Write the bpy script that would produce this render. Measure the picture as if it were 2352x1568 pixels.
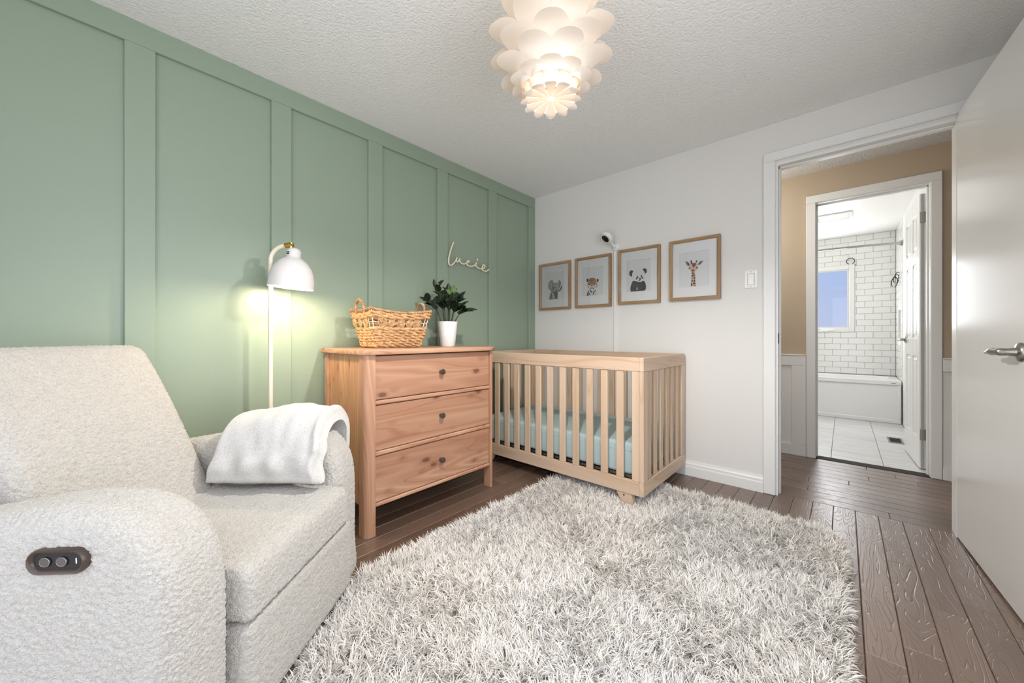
import bpy, bmesh, math, random
import numpy as np
from mathutils import Vector, Matrix, noise as mnoise

# ------------------------------------------------------------------ scene, camera, light
for o in list(bpy.data.objects):
    bpy.data.objects.remove(o, do_unlink=True)
S = bpy.context.scene
COL = S.collection
PI = math.pi
rnd = random.Random(7)

cam_d = bpy.data.cameras.new('camera')
cam_d.sensor_width = 36.0
cam_d.lens = 36.0 * 853.3 / 2352.0
cam_d.shift_y = -11.6 / 2352.0
cam_d.clip_start = 0.02
cam = bpy.data.objects.new('camera', cam_d)
COL.objects.link(cam)
cam.location = (2.2623, -2.8560, 1.0)
cam.rotation_euler = (PI / 2, 0, math.radians(41.737))
S.camera = cam

S.view_settings.view_transform = 'Standard'
S.view_settings.look = 'None'
S.view_settings.exposure = 0.18
S.view_settings.gamma = 1.0
S.view_settings.use_curve_mapping = False

# sky: pale morning gradient, seen through the bathroom window
w = bpy.data.worlds.new('sky')
S.world = w
w.use_nodes = True
nt = w.node_tree
for n in list(nt.nodes):
    nt.nodes.remove(n)
wo = nt.nodes.new('ShaderNodeOutputWorld')
bg = nt.nodes.new('ShaderNodeBackground')
tc = nt.nodes.new('ShaderNodeTexCoord')
sp = nt.nodes.new('ShaderNodeSeparateXYZ')
cr = nt.nodes.new('ShaderNodeValToRGB')
cr.color_ramp.elements[0].position = 0.0
cr.color_ramp.elements[0].color = (0.50, 0.54, 0.70, 1)
cr.color_ramp.elements[1].position = 0.22
cr.color_ramp.elements[1].color = (0.36, 0.49, 0.76, 1)
nt.links.new(tc.outputs['Generated'], sp.inputs[0])
nt.links.new(sp.outputs['Z'], cr.inputs[0])
nt.links.new(cr.outputs[0], bg.inputs['Color'])
bg.inputs['Strength'].default_value = 1.0
nt.links.new(bg.outputs[0], wo.inputs[0])


def area(name, loc, rot, sx, sy, power, col=(1, 1, 1), spread=180):
    d = bpy.data.lights.new(name, 'AREA')
    d.shape = 'RECTANGLE'
    d.size, d.size_y = sx, sy
    d.energy = power
    d.color = col
    d.spread = math.radians(spread)
    o = bpy.data.objects.new(name, d)
    o.location = loc
    o.rotation_euler = rot
    COL.objects.link(o)
    return o


# daylight through the bedroom window behind the camera (faces +y)
area('bedroom_window_daylight', (1.80, -3.70, 1.15), (PI / 2, 0, 0), 1.85, 2.0, 18, (0.97, 0.985, 1.0))
# added fill light at a made-up side window, brightens the room (faces -x)
area('side_fill_light', (2.88, -2.45, 1.30), (PI / 2, 0, PI / 2), 1.5, 1.7, 25, (0.96, 0.98, 1.0))
# daylight at the bathroom window (faces -y)
area('bathroom_window_daylight', (2.05, 3.885, 1.51), (-PI / 2, 0, 0), 0.52, 0.76, 13, (0.97, 0.985, 1.0))
# unseen point lights added to brighten the bathroom and the hall


def bulb(name, loc, power, col, r):
    d = bpy.data.lights.new(name, 'POINT')
    d.energy, d.color, d.shadow_soft_size = power, col, r
    o = bpy.data.objects.new(name, d)
    o.location = loc
    COL.objects.link(o)


bulb('bathroom_fill_light', (1.36, 2.40, 1.66), 14, (1.0, 0.98, 0.95), 0.10)
bulb('hall_fill_light', (1.42, 0.55, 1.95), 13, (1.0, 0.97, 0.93), 0.15)

# ------------------------------------------------------------------ materials
def new_mat(name):
    m = bpy.data.materials.new(name)
    m.use_nodes = True
    nt = m.node_tree
    b = nt.nodes['Principled BSDF']
    return m, nt, b


def srgb(r, g, b):
    f = lambda c: (c / 255 / 12.92) if c <= 10 else ((c / 255 + 0.055) / 1.055) ** 2.4
    return (f(r), f(g), f(b), 1)


def coords(nt, scale=(1, 1, 1), rand=0.0):
    tc = nt.nodes.new('ShaderNodeTexCoord')
    mp = nt.nodes.new('ShaderNodeMapping')
    mp.inputs['Scale'].default_value = scale
    nt.links.new(tc.outputs['Object'], mp.inputs['Vector'])
    if rand:
        oi = nt.nodes.new('ShaderNodeObjectInfo')
        mu = nt.nodes.new('ShaderNodeVectorMath'); mu.operation = 'SCALE'
        cx = nt.nodes.new('ShaderNodeCombineXYZ')
        for i in range(3):
            nt.links.new(oi.outputs['Random'], cx.inputs[i])
        nt.links.new(cx.outputs[0], mu.inputs[0]); mu.inputs['Scale'].default_value = rand
        nt.links.new(mu.outputs[0], mp.inputs['Location'])
    return mp.outputs[0]


def noise_tex(nt, vec, scale, detail=3, rough=0.55, dist=0.0):
    n = nt.nodes.new('ShaderNodeTexNoise')
    n.inputs['Scale'].default_value = scale
    n.inputs['Detail'].default_value = detail
    n.inputs['Roughness'].default_value = rough
    n.inputs['Distortion'].default_value = dist
    nt.links.new(vec, n.inputs['Vector'])
    return n.outputs['Fac']


def ramp(nt, fac, stops):
    r = nt.nodes.new('ShaderNodeValToRGB')
    el = r.color_ramp.elements
    while len(el) > 1:
        el.remove(el[-1])
    el[0].position, el[0].color = stops[0]
    for p, c in stops[1:]:
        e = el.new(p); e.color = c
    nt.links.new(fac, r.inputs[0])
    return r.outputs[0]


def bump(nt, b, h, strength, dist):
    bp = nt.nodes.new('ShaderNodeBump')
    bp.inputs['Strength'].default_value = strength
    bp.inputs['Distance'].default_value = dist
    nt.links.new(h, bp.inputs['Height'])
    nt.links.new(bp.outputs[0], b.inputs['Normal'])
    return bp


def mixc(nt, fac, a, c, mode='MIX'):
    m = nt.nodes.new('ShaderNodeMix'); m.data_type = 'RGBA'; m.blend_type = mode
    if hasattr(fac, 'is_output'): nt.links.new(fac, m.inputs[0])
    else: m.inputs[0].default_value = fac
    for s, v in ((6, a), (7, c)):
        if hasattr(v, 'is_output'): nt.links.new(v, m.inputs[s])
        else: m.inputs[s].default_value = v
    return m.outputs[2]


def math_n(nt, op, a, b=0.0):
    m = nt.nodes.new('ShaderNodeMath'); m.operation = op
    for i, v in enumerate((a, b)):
        if hasattr(v, 'is_output'): nt.links.new(v, m.inputs[i])
        else: m.inputs[i].default_value = v
    return m.outputs[0]


def paint(name, col, rough=0.5, bscale=0, bstr=0.0, bdist=0.002, metal=0.0, spec=0.5):
    m, nt, b = new_mat(name)
    b.inputs['Base Color'].default_value = col
    b.inputs['Roughness'].default_value = rough
    b.inputs['Metallic'].default_value = metal
    b.inputs['Specular IOR Level'].default_value = spec
    if bscale:
        bump(nt, b, noise_tex(nt, coords(nt), bscale, 4), bstr, bdist)
    return m


M = {}
M['green'] = paint('green_wall_paint', srgb(145, 161, 142), 0.38, 60, 0.04, 0.003)
M['white_wall'] = paint('white_wall_paint', srgb(226, 224, 220), 0.55, 90, 0.05, 0.002)
M['trim'] = paint('white_trim_paint', srgb(233, 233, 230), 0.32)
M['tan'] = paint('tan_wall_paint', srgb(188, 171, 147), 0.55, 90, 0.05, 0.002)
M['door'] = paint('white_door_paint', srgb(226, 226, 224), 0.20, 260, 0.10, 0.0012, spec=0.8)
M['bath_white'] = paint('bathroom_white', srgb(236, 235, 232), 0.5)
M['tile'] = paint('glazed_white_tile', srgb(232, 232, 229), 0.12)
M['grout'] = paint('grey_grout', srgb(175, 172, 166), 0.8)
M['porcelain'] = paint('white_acrylic', srgb(236, 236, 234), 0.18)
M['nickel'] = paint('brushed_nickel', srgb(165, 162, 157), 0.28, metal=1.0)
M['darkmetal'] = paint('pewter', srgb(120, 118, 116), 0.3, metal=1.0)
M['brass'] = paint('brass', srgb(205, 170, 95), 0.22, metal=1.0)
M['black'] = paint('black_plastic', srgb(24, 22, 21), 0.25)
M['blackmatte'] = paint('black_matte', srgb(18, 17, 17), 0.6)
M['brownplastic'] = paint('dark_brown_plastic', srgb(74, 60, 52), 0.3)
M['white_gloss'] = paint('white_gloss', srgb(232, 231, 228), 0.15)
M['white_plastic'] = paint('white_plastic', srgb(236, 236, 233), 0.3)
M['lampwhite'] = paint('white_lamp_enamel', srgb(220, 216, 213), 0.12)
M['lamppole'] = paint('ivory_lamp_enamel', srgb(232, 222, 202), 0.3)
M['ceramic'] = paint('white_ceramic', srgb(238, 238, 236), 0.18)
M['soil'] = paint('dark_soil', srgb(45, 34, 26), 0.9, 150, 0.6, 0.005)
M['mat_board'] = paint('white_mat_board', srgb(236, 236, 234), 0.8)
M['greymosaic'] = paint('grey_niche_tile', srgb(150, 148, 145), 0.3)
M['sign'] = paint('pale_wood_sign', srgb(236, 222, 196), 0.5)
M['grille'] = paint('dark_grille', srgb(70, 70, 70), 0.4, metal=0.6)


def mat_ceiling(name, col, scale, strength, dist):
    m, nt, b = new_mat(name)
    b.inputs['Base Color'].default_value = col
    b.inputs['Roughness'].default_value = 0.85
    v = coords(nt)
    n1 = noise_tex(nt, v, scale, 3, 0.6, 0.8)
    vo = nt.nodes.new('ShaderNodeTexVoronoi'); vo.inputs['Scale'].default_value = scale * 0.9
    nt.links.new(v, vo.inputs['Vector'])
    h = math_n(nt, 'SUBTRACT', n1, math_n(nt, 'MULTIPLY', vo.outputs['Distance'], 0.6))
    bump(nt, b, h, strength, dist)
    return m


M['ceiling'] = mat_ceiling('stippled_ceiling', srgb(240, 240, 238), 85, 0.75, 0.0045)
M['popcorn'] = mat_ceiling('popcorn_ceiling', srgb(236, 235, 232), 110, 1.0, 0.010)


def mat_pine(name, axis, base, dark, light, knots=True, rough=0.42, ring=26):
    """Pine with grain along axis and a few knots."""
    m, nt, b = new_mat(name)
    sc = [1.0, 1.0, 1.0]; sc[axis] = 0.09
    v = coords(nt, tuple(sc), rand=9.0)
    n = noise_tex(nt, v, 5.0, 2, 0.5, 0.3)
    wv = math_n(nt, 'FRACT', math_n(nt, 'MULTIPLY', n, ring * 0.45))
    tri = math_n(nt, 'ABSOLUTE', math_n(nt, 'SUBTRACT', math_n(nt, 'MULTIPLY', wv, 2.0), 1.0))
    fine = noise_tex(nt, coords(nt, tuple(c * (1 if i != axis else 0.25) for i, c in enumerate(sc)), rand=5.0), 120, 3, 0.6)
    c1 = ramp(nt, tri, [(0.0, light), (0.55, base), (0.88, base), (1.0, dark)])
    broad = noise_tex(nt, v, 3.2, 2, 0.5)
    c2 = mixc(nt, math_n(nt, 'MULTIPLY', ramp(nt, broad, [(0.35, (0, 0, 0, 1)), (0.65, (1, 1, 1, 1))]), 0.6), c1, dark)
    c3 = mixc(nt, math_n(nt, 'MULTIPLY', fine, 0.35), c2, light)
    out = c3
    if knots:
        ks = [11.5, 11.5, 11.5]; ks[axis] = 6.0
        kv = coords(nt, tuple(ks), rand=13.0)
        vo = nt.nodes.new('ShaderNodeTexVoronoi'); vo.inputs['Scale'].default_value = 1.0
        nt.links.new(kv, vo.inputs['Vector'])
        d = math_n(nt, 'ADD', vo.outputs['Distance'], math_n(nt, 'MULTIPLY', noise_tex(nt, coords(nt), 60, 2), 0.10))
        kf = ramp(nt, d, [(0.0, (1, 1, 1, 1)), (0.175, (0.9, 0.9, 0.9, 1)), (0.215, (0.32, 0.32, 0.32, 1)), (0.36, (0, 0, 0, 1))])
        out = mixc(nt, math_n(nt, 'MULTIPLY', kf, 0.85), c3, (dark[0] * 0.42, dark[1] * 0.33, dark[2] * 0.30, 1))
    nt.links.new(out, b.inputs['Base Color'])
    b.inputs['Roughness'].default_value = rough
    bump(nt, b, fine, 0.08, 0.001)
    return m


PB, PD, PL = srgb(183, 137, 109), srgb(150, 99, 74), srgb(206, 165, 136)
M['pine_x'] = mat_pine('pine_grain_x', 0, PB, PD, PL)
M['pine_y'] = mat_pine('pine_grain_y', 1, PB, PD, PL)
M['pine_z'] = mat_pine('pine_grain_z', 2, PB, srgb(174, 126, 98), srgb(200, 158, 128), knots=False, ring=44)
M['pine_side'] = mat_pine('pine_side_boards', 2, srgb(192, 142, 102), srgb(160, 104, 70), srgb(212, 168, 126), knots=True, ring=40)
CB, CD, CL = srgb(206, 180, 154), srgb(187, 157, 128), srgb(216, 193, 169)
M['beech_x'] = mat_pine('washed_wood_x', 0, CB, CD, CL, knots=False, ring=14)
M['beech_y'] = mat_pine('washed_wood_y', 1, CB, CD, CL, knots=False, ring=14)
M['beech_z'] = mat_pine('washed_wood_z', 2, CB, CD, CL, knots=False, ring=14)
M['frame_wood'] = mat_pine('oak_frame', 2, srgb(160, 128, 92), srgb(142, 110, 76), srgb(174, 143, 106), knots=False)
M['frame_wood_x'] = mat_pine('oak_frame_x', 0, srgb(160, 128, 92), srgb(142, 110, 76), srgb(174, 143, 106), knots=False)


def mat_plank(name, axis):
    m, nt, b = new_mat(name)
    sc = [1.0, 1.0, 1.0]; sc[axis] = 0.16
    v = coords(nt, tuple(sc), rand=17.0)
    n = noise_tex(nt, v, 9.0, 2, 0.5, 0.6)
    wv = math_n(nt, 'FRACT', math_n(nt, 'MULTIPLY', n, 21.0))
    tri = math_n(nt, 'ABSOLUTE', math_n(nt, 'SUBTRACT', math_n(nt, 'MULTIPLY', wv, 2.0), 1.0))
    fine = noise_tex(nt, coords(nt, tuple(c * (1 if i != axis else 0.4) for i, c in enumerate(sc)), rand=3.0), 190, 2, 0.6)
    oi = nt.nodes.new('ShaderNodeObjectInfo')
    c0 = ramp(nt, oi.outputs['Random'], [(0.0, srgb(92, 70, 57)), (0.5, srgb(106, 82, 68)), (1.0, srgb(120, 97, 83))])
    line = ramp(nt, tri, [(0.0, (0, 0, 0, 1)), (0.80, (0, 0, 0, 1)), (0.95, (1, 1, 1, 1))])
    c1 = mixc(nt, math_n(nt, 'MULTIPLY', line, 0.45), c0, srgb(66, 48, 38))
    c2 = mixc(nt, math_n(nt, 'MULTIPLY', fine, 0.25), c1, srgb(140, 118, 102))
    nt.links.new(c2, b.inputs['Base Color'])
    b.inputs['Roughness'].default_value = 0.34
    b.inputs['Specular IOR Level'].default_value = 1.0
    b.inputs['IOR'].default_value = 1.6
    h = math_n(nt, 'ADD', math_n(nt, 'MULTIPLY', line, -0.7), math_n(nt, 'MULTIPLY', fine, 0.5))
    bump(nt, b, h, 0.45, 0.0016)
    return m


M['plank_y'] = mat_plank('dark_oak_plank', 1)
M['plank_x'] = mat_plank('dark_oak_plank_hall', 0)
M['subfloor'] = paint('dark_floor_gap', srgb(30, 20, 15), 0.8)


def mat_boucle(name, col, scale=190, strength=0.9, dist=0.006):
    m, nt, b = new_mat(name)
    v = coords(nt)
    wn = nt.nodes.new('ShaderNodeTexNoise'); wn.inputs['Scale'].default_value = 60
    nt.links.new(v, wn.inputs['Vector'])
    ad = nt.nodes.new('ShaderNodeVectorMath'); ad.operation = 'SCALE'; ad.inputs['Scale'].default_value = 0.006
    nt.links.new(wn.outputs['Color'], ad.inputs[0])
    sm = nt.nodes.new('ShaderNodeVectorMath'); sm.operation = 'ADD'
    nt.links.new(v, sm.inputs[0]); nt.links.new(ad.outputs[0], sm.inputs[1])
    vo = nt.nodes.new('ShaderNodeTexVoronoi'); vo.feature = 'SMOOTH_F1'
    vo.inputs['Scale'].default_value = scale
    nt.links.new(sm.outputs[0], vo.inputs['Vector'])
    n2 = noise_tex(nt, v, scale * 1.6, 2)
    h = math_n(nt, 'SUBTRACT', math_n(nt, 'MULTIPLY', n2, 0.5), vo.outputs['Distance'])
    big = noise_tex(nt, v, 35, 2)
    c = mixc(nt, ramp(nt, vo.outputs['Distance'], [(0.38, (0, 0, 0, 1)), (0.66, (1, 1, 1, 1))]), col, (col[0] * 0.84, col[1] * 0.82, col[2] * 0.78, 1))  # pits between nubs darkened in the colour, relief shade painted in
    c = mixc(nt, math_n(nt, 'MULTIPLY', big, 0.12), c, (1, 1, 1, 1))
    nt.links.new(c, b.inputs['Base Color'])
    b.inputs['Roughness'].default_value = 0.9
    b.inputs['Sheen Weight'].default_value = 0.25
    b.inputs['Specular IOR Level'].default_value = 0.2
    bump(nt, b, h, strength, dist)
    return m


M['boucle'] = mat_boucle('cream_boucle', srgb(193, 188, 181), 330, 0.8, 0.0035)
M['fleece'] = mat_boucle('white_fleece', srgb(206, 204, 201), 320, 0.35, 0.002)
M['seam'] = paint('dark_seam', srgb(60, 55, 48), 0.9)
M['sheet'] = paint('mint_sheet', srgb(170, 189, 189), 0.75, 500, 0.1, 0.001)
M['wicker'] = None


def mat_wicker():
    m, nt, b = new_mat('dried_rush')
    v = coords(nt)
    n = noise_tex(nt, v, 55, 4, 0.6)
    c = ramp(nt, n, [(0.25, srgb(140, 98, 60)), (0.5, srgb(190, 148, 103)), (0.75, srgb(222, 188, 143))])
    nt.links.new(c, b.inputs['Base Color'])
    b.inputs['Roughness'].default_value = 0.55
    bump(nt, b, noise_tex(nt, v, 260, 3), 0.5, 0.0012)
    return m


M['wicker'] = mat_wicker()
M['wickerwire'] = paint('pale_wire', srgb(232, 222, 196), 0.5)
M['leaf'] = paint('dark_green_leaf', srgb(34, 46, 31), 0.25, 40, 0.1, 0.002)
M['leaf_young'] = paint('light_green_leaf', srgb(88, 118, 62), 0.35)
M['stem'] = paint('green_stem', srgb(48, 60, 36), 0.4)


def mat_shag():
    m, nt, b = new_mat('shag_yarn')
    at = nt.nodes.new('ShaderNodeAttribute'); at.attribute_name = 'tone'; at.attribute_type = 'GEOMETRY'
    nt.links.new(at.outputs['Color'], b.inputs['Base Color'])
    b.inputs['Roughness'].default_value = 0.8
    b.inputs['Specular IOR Level'].default_value = 0.2
    return m


M['shag'] = mat_shag()
M['rugback'] = paint('rug_backing', srgb(170, 160, 148), 0.9)


def mat_print():
    m, nt, b = new_mat('printed_paper')
    at = nt.nodes.new('ShaderNodeAttribute'); at.attribute_name = 'ink'; at.attribute_type = 'GEOMETRY'
    n = noise_tex(nt, coords(nt), 420, 3)
    c = mixc(nt, math_n(nt, 'MULTIPLY', n, 0.14), at.outputs['Color'], (0.75, 0.74, 0.72, 1))
    nt.links.new(c, b.inputs['Base Color'])
    b.inputs['Roughness'].default_value = 0.8
    return m


M['print'] = mat_print()


def mat_glass(name, tint=(1, 1, 1, 1), refl=1.0, rough=0.0):
    m = bpy.data.materials.new(name); m.use_nodes = True
    nt = m.node_tree
    nt.nodes.remove(nt.nodes['Principled BSDF'])
    out = nt.nodes['Material Output']
    tr = nt.nodes.new('ShaderNodeBsdfTransparent'); tr.inputs[0].default_value = tint
    gl = nt.nodes.new('ShaderNodeBsdfGlossy'); gl.inputs['Roughness'].default_value = rough
    fr = nt.nodes.new('ShaderNodeFresnel'); fr.inputs[0].default_value = 1.5
    mx = nt.nodes.new('ShaderNodeMixShader')
    nt.links.new(math_n(nt, 'MULTIPLY', fr.outputs[0], refl), mx.inputs[0])
    nt.links.new(tr.outputs[0], mx.inputs[1]); nt.links.new(gl.outputs[0], mx.inputs[2])
    nt.links.new(mx.outputs[0], out.inputs[0])
    return m


M['glass'] = mat_glass('picture_glass')
M['pane'] = mat_glass('window_glass', (0.95, 0.97, 1, 1), 0.5)


def mat_petal():
    m = bpy.data.materials.new('translucent_white_plastic'); m.use_nodes = True
    nt = m.node_tree
    nt.nodes.remove(nt.nodes['Principled BSDF'])
    out = nt.nodes['Material Output']
    df = nt.nodes.new('ShaderNodeBsdfDiffuse'); df.inputs[0].default_value = srgb(238, 232, 223)
    tl = nt.nodes.new('ShaderNodeBsdfTranslucent'); tl.inputs[0].default_value = srgb(255, 226, 192)
    mx = nt.nodes.new('ShaderNodeMixShader'); mx.inputs[0].default_value = 0.16
    nt.links.new(df.outputs[0], mx.inputs[1]); nt.links.new(tl.outputs[0], mx.inputs[2])
    nt.links.new(mx.outputs[0], out.inputs[0])
    return m


M['petal'] = mat_petal()


def mat_emit(name, col, s):
    m, nt, b = new_mat(name)
    b.inputs['Base Color'].default_value = (0.9, 0.9, 0.9, 1)
    b.inputs['Emission Color'].default_value = col
    b.inputs['Emission Strength'].default_value = s
    return m


M['bulb'] = mat_emit('warm_bulb', (1.0, 0.94, 0.84, 1), 4.0)


def mat_bath_floor():
    m, nt, b = new_mat('grey_stone_tile')
    n = noise_tex(nt, coords(nt, (0.25, 1.6, 1), rand=11.0), 14, 4, 0.6, 0.5)
    c = ramp(nt, n, [(0.3, srgb(196, 196, 196)), (0.7, srgb(222, 222, 221))])
    nt.links.new(c, b.inputs['Base Color'])
    b.inputs['Roughness'].default_value = 0.3
    return m


M['bath_floor'] = mat_bath_floor()

# ------------------------------------------------------------------ mesh helpers
class MB:
    def __init__(s, T=None):
        s.v, s.f, s.T = [], [], T

    def add(s, vs, fs):
        k = len(s.v)
        if s.T is not None:
            vs = [tuple(s.T @ Vector(p)) for p in vs]
        s.v.extend([tuple(p) for p in vs])
        s.f.extend([tuple(i + k for i in f) for f in fs])
        return s

    def box(s, x0, x1, y0, y1, z0, z1, b=0.0):
        if x0 > x1: x0, x1 = x1, x0
        if y0 > y1: y0, y1 = y1, y0
        if z0 > z1: z0, z1 = z1, z0
        b = min(b, (x1 - x0) * .45, (y1 - y0) * .45, (z1 - z0) * .45)
        if b <= 0:
            vs = [(x, y, z) for z in (z0, z1) for y in (y0, y1) for x in (x0, x1)]
            fs = [(0, 2, 3, 1), (4, 5, 7, 6), (0, 1, 5, 4), (2, 6, 7, 3), (0, 4, 6, 2), (1, 3, 7, 5)]
            return s.add(vs, fs)
        bm = bmesh.new()
        bmesh.ops.create_cube(bm, size=1)
        for v in bm.verts:
            v.co = ((x0 + x1) / 2 + v.co.x * (x1 - x0), (y0 + y1) / 2 + v.co.y * (y1 - y0), (z0 + z1) / 2 + v.co.z * (z1 - z0))
        bmesh.ops.bevel(bm, geom=bm.edges[:], offset=b, segments=1, affect='EDGES', profile=0.5)
        bm.verts.index_update()
        vs = [tuple(v.co) for v in bm.verts]
        fs = [tuple(v.index for v in f.verts) for f in bm.faces]
        bm.free()
        return s.add(vs, fs)

    def tube(s, pts, r, seg=8, caps=True, closed=False):
        pts = [Vector(p) for p in pts]
        n = len(pts)
        rs = r if isinstance(r, (list, tuple)) else [r] * n
        tang = []
        for i in range(n):
            a = pts[(i - 1) % n] if (closed or i > 0) else pts[i]
            c = pts[(i + 1) % n] if (closed or i < n - 1) else pts[i]
            d = c - a
            tang.append(d.normalized() if d.length > 1e-9 else Vector((0, 0, 1)))
        up = Vector((0, 0, 1)) if abs(tang[0].z) < 0.9 else Vector((1, 0, 0))
        nrm = (up - tang[0] * up.dot(tang[0])).normalized()
        vs, fs = [], []
        for i in range(n):
            nrm = (nrm - tang[i] * nrm.dot(tang[i]))
            nrm = nrm.normalized() if nrm.length > 1e-6 else tang[i].orthogonal().normalized()
            bi = tang[i].cross(nrm)
            for k in range(seg):
                t = 2 * PI * k / seg
                vs.append(pts[i] + (nrm * math.cos(t) + bi * math.sin(t)) * rs[i])
        m = n if closed else n - 1
        for i in range(m):
            for k in range(seg):
                a, c = i * seg + k, i * seg + (k + 1) % seg
                d, e = ((i + 1) % n) * seg + (k + 1) % seg, ((i + 1) % n) * seg + k
                fs.append((a, c, d, e))
        if caps and not closed:
            fs.append(tuple(range(seg))[::-1])
            fs.append(tuple(range((n - 1) * seg, n * seg)))
        return s.add(vs, fs)

    def lathe(s, prof, seg=32, T=None):
        """profile (r, z) turned about z; T places it"""
        vs, fs = [], []
        for r, z in prof:
            for k in range(seg):
                t = 2 * PI * k / seg
                vs.append((max(r, 1e-5) * math.cos(t), max(r, 1e-5) * math.sin(t), z))
        for i in range(len(prof) - 1):
            for k in range(seg):
                a, c = i * seg + k, i * seg + (k + 1) % seg
                fs.append((a, c, c + seg, a + seg))
        if T is not None:
            vs = [tuple(T @ Vector(p)) for p in vs]
        return s.add(vs, fs)

    def grid(s, fn, nu, nv, closed_v=False):
        vs = [fn(i / (nu - 1), j / (nv if closed_v else nv - 1)) for i in range(nu) for j in range(nv)]
        fs = []
        for i in range(nu - 1):
            for j in range(nv if closed_v else nv - 1):
                j2 = (j + 1) % nv
                fs.append((i * nv + j, i * nv + j2, (i + 1) * nv + j2, (i + 1) * nv + j))
        return s.add(vs, fs)

    def prism(s, poly, a0, a1, axis=1):
        """polygon in the plane across `axis`, extruded from a0 to a1"""
        def P(p, a):
            return (p[0], a, p[1]) if axis == 1 else ((a, p[0], p[1]) if axis == 0 else (p[0], p[1], a))
        n = len(poly)
        vs = [P(p, a0) for p in poly] + [P(p, a1) for p in poly]
        fs = [tuple(range(n))[::-1], tuple(range(n, 2 * n))] + [(i, (i + 1) % n, n + (i + 1) % n, n + i) for i in range(n)]
        return s.add(vs, fs)

    def pillow(s, prof, y0, y1, r, n=5, res=72, crown=0.0):
        """closed (x,z) profile extruded along y with rounded rims"""
        p = resample(prof, res)
        N = len(p)
        ar = sum(p[i][0] * p[(i + 1) % N][1] - p[(i + 1) % N][0] * p[i][1] for i in range(N))
        if ar < 0: p = p[::-1]
        nr = []
        for i in range(N):
            a, c = p[i - 1], p[(i + 1) % N]
            dx, dz = c[0] - a[0], c[1] - a[1]
            l = math.hypot(dx, dz) or 1
            nr.append((-dz / l, dx / l))
        cx, cz = sum(q[0] for q in p) / N, sum(q[1] for q in p) / N
        sl = []
        for k in range(n + 1):
            t = PI / 2 * k / n
            sl.append((y0 + r * (1 - math.cos(t)) if False else y0 + r * (1 - math.sin(t)), r * (1 - math.cos(t))))
        sl = sl[::-1]           # from the rim (y0) inwards
        left = [(y0 + r * (1 - math.sin(t)), r * (1 - math.cos(t))) for t in [PI / 2 * (1 - k / n) for k in range(n + 1)]]
        mids = [(y0 + (y1 - y0) * q, 0) for q in (0.3, 0.5, 0.7)] if (y1 - y0) > 2.6 * r else []
        right = [(y0 + y1 - a, b) for a, b in left[::-1]]
        sl = left + mids + right
        vs, fs = [], []
        for y, ins in sl:
            for i in range(N):
                vs.append((p[i][0] + nr[i][0] * ins, y, p[i][1] + nr[i][1] * ins))
        m = len(sl)
        for j in range(m - 1):
            for i in range(N):
                a, c = j * N + i, j * N + (i + 1) % N
                fs.append((a, c, c + N, a + N))
        fs.append(tuple(range(N)))
        fs.append(tuple(range((m - 1) * N, m * N))[::-1])
        return s.add(vs, fs)

    def build(s, name, mat, parent=None, smooth=False, loc=None):
        me = bpy.data.meshes.new(name)
        off = Vector(loc) if loc is not None else None
        vs = s.v if off is None else [(p[0] - off.x, p[1] - off.y, p[2] - off.z) for p in s.v]
        me.from_pydata(vs, [], s.f)
        me.validate()
        bm = bmesh.new(); bm.from_mesh(me)
        bmesh.ops.recalc_face_normals(bm, faces=bm.faces)
        bm.to_mesh(me); bm.free()
        if mat is not None: me.materials.append(mat)
        if smooth is True:
            me.polygons.foreach_set('use_smooth', [True] * len(me.polygons))
        elif smooth:
            me.polygons.foreach_set('use_smooth', [True] * len(me.polygons))
            me.set_sharp_from_angle(angle=math.radians(smooth))
        o = bpy.data.objects.new(name, me)
        if loc is not None: o.location = loc
        COL.objects.link(o)
        if parent is not None: o.parent = parent
        return o


def resample(poly, n):
    """smooth closed curve through the points (Catmull-Rom), n samples evenly spaced"""
    N = len(poly)
    fine = []
    for i in range(N):
        p0, p1, p2, p3 = poly[i - 1], poly[i], poly[(i + 1) % N], poly[(i + 2) % N]
        d = [max(math.hypot(a[0] - b[0], a[1] - b[1]), 1e-5) ** 0.5 for a, b in ((p0, p1), (p1, p2), (p2, p3))]
        for k in range(12):
            t = k / 12
            m1 = [(p1[c] - p0[c]) / d[0] - (p2[c] - p0[c]) / (d[0] + d[1]) + (p2[c] - p1[c]) / d[1] for c in (0, 1)]
            m2 = [(p2[c] - p1[c]) / d[1] - (p3[c] - p1[c]) / (d[1] + d[2]) + (p3[c] - p2[c]) / d[2] for c in (0, 1)]
            m1 = [q * d[1] for q in m1]; m2 = [q * d[1] for q in m2]
            h = (2 * t ** 3 - 3 * t * t + 1, t ** 3 - 2 * t * t + t, -2 * t ** 3 + 3 * t * t, t ** 3 - t * t)
            fine.append(tuple(h[0] * p1[c] + h[1] * m1[c] + h[2] * p2[c] + h[3] * m2[c] for c in (0, 1)))
    L = [0]
    F = fine + [fine[0]]
    for i in range(len(fine)):
        L.append(L[-1] + math.hypot(F[i + 1][0] - F[i][0], F[i + 1][1] - F[i][1]))
    out, j = [], 0
    for k in range(n):
        t = L[-1] * k / n
        while L[j + 1] < t: j += 1
        u = (t - L[j]) / max(L[j + 1] - L[j], 1e-9)
        out.append((F[j][0] + (F[j + 1][0] - F[j][0]) * u, F[j][1] + (F[j + 1][1] - F[j][1]) * u))
    return out


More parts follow.
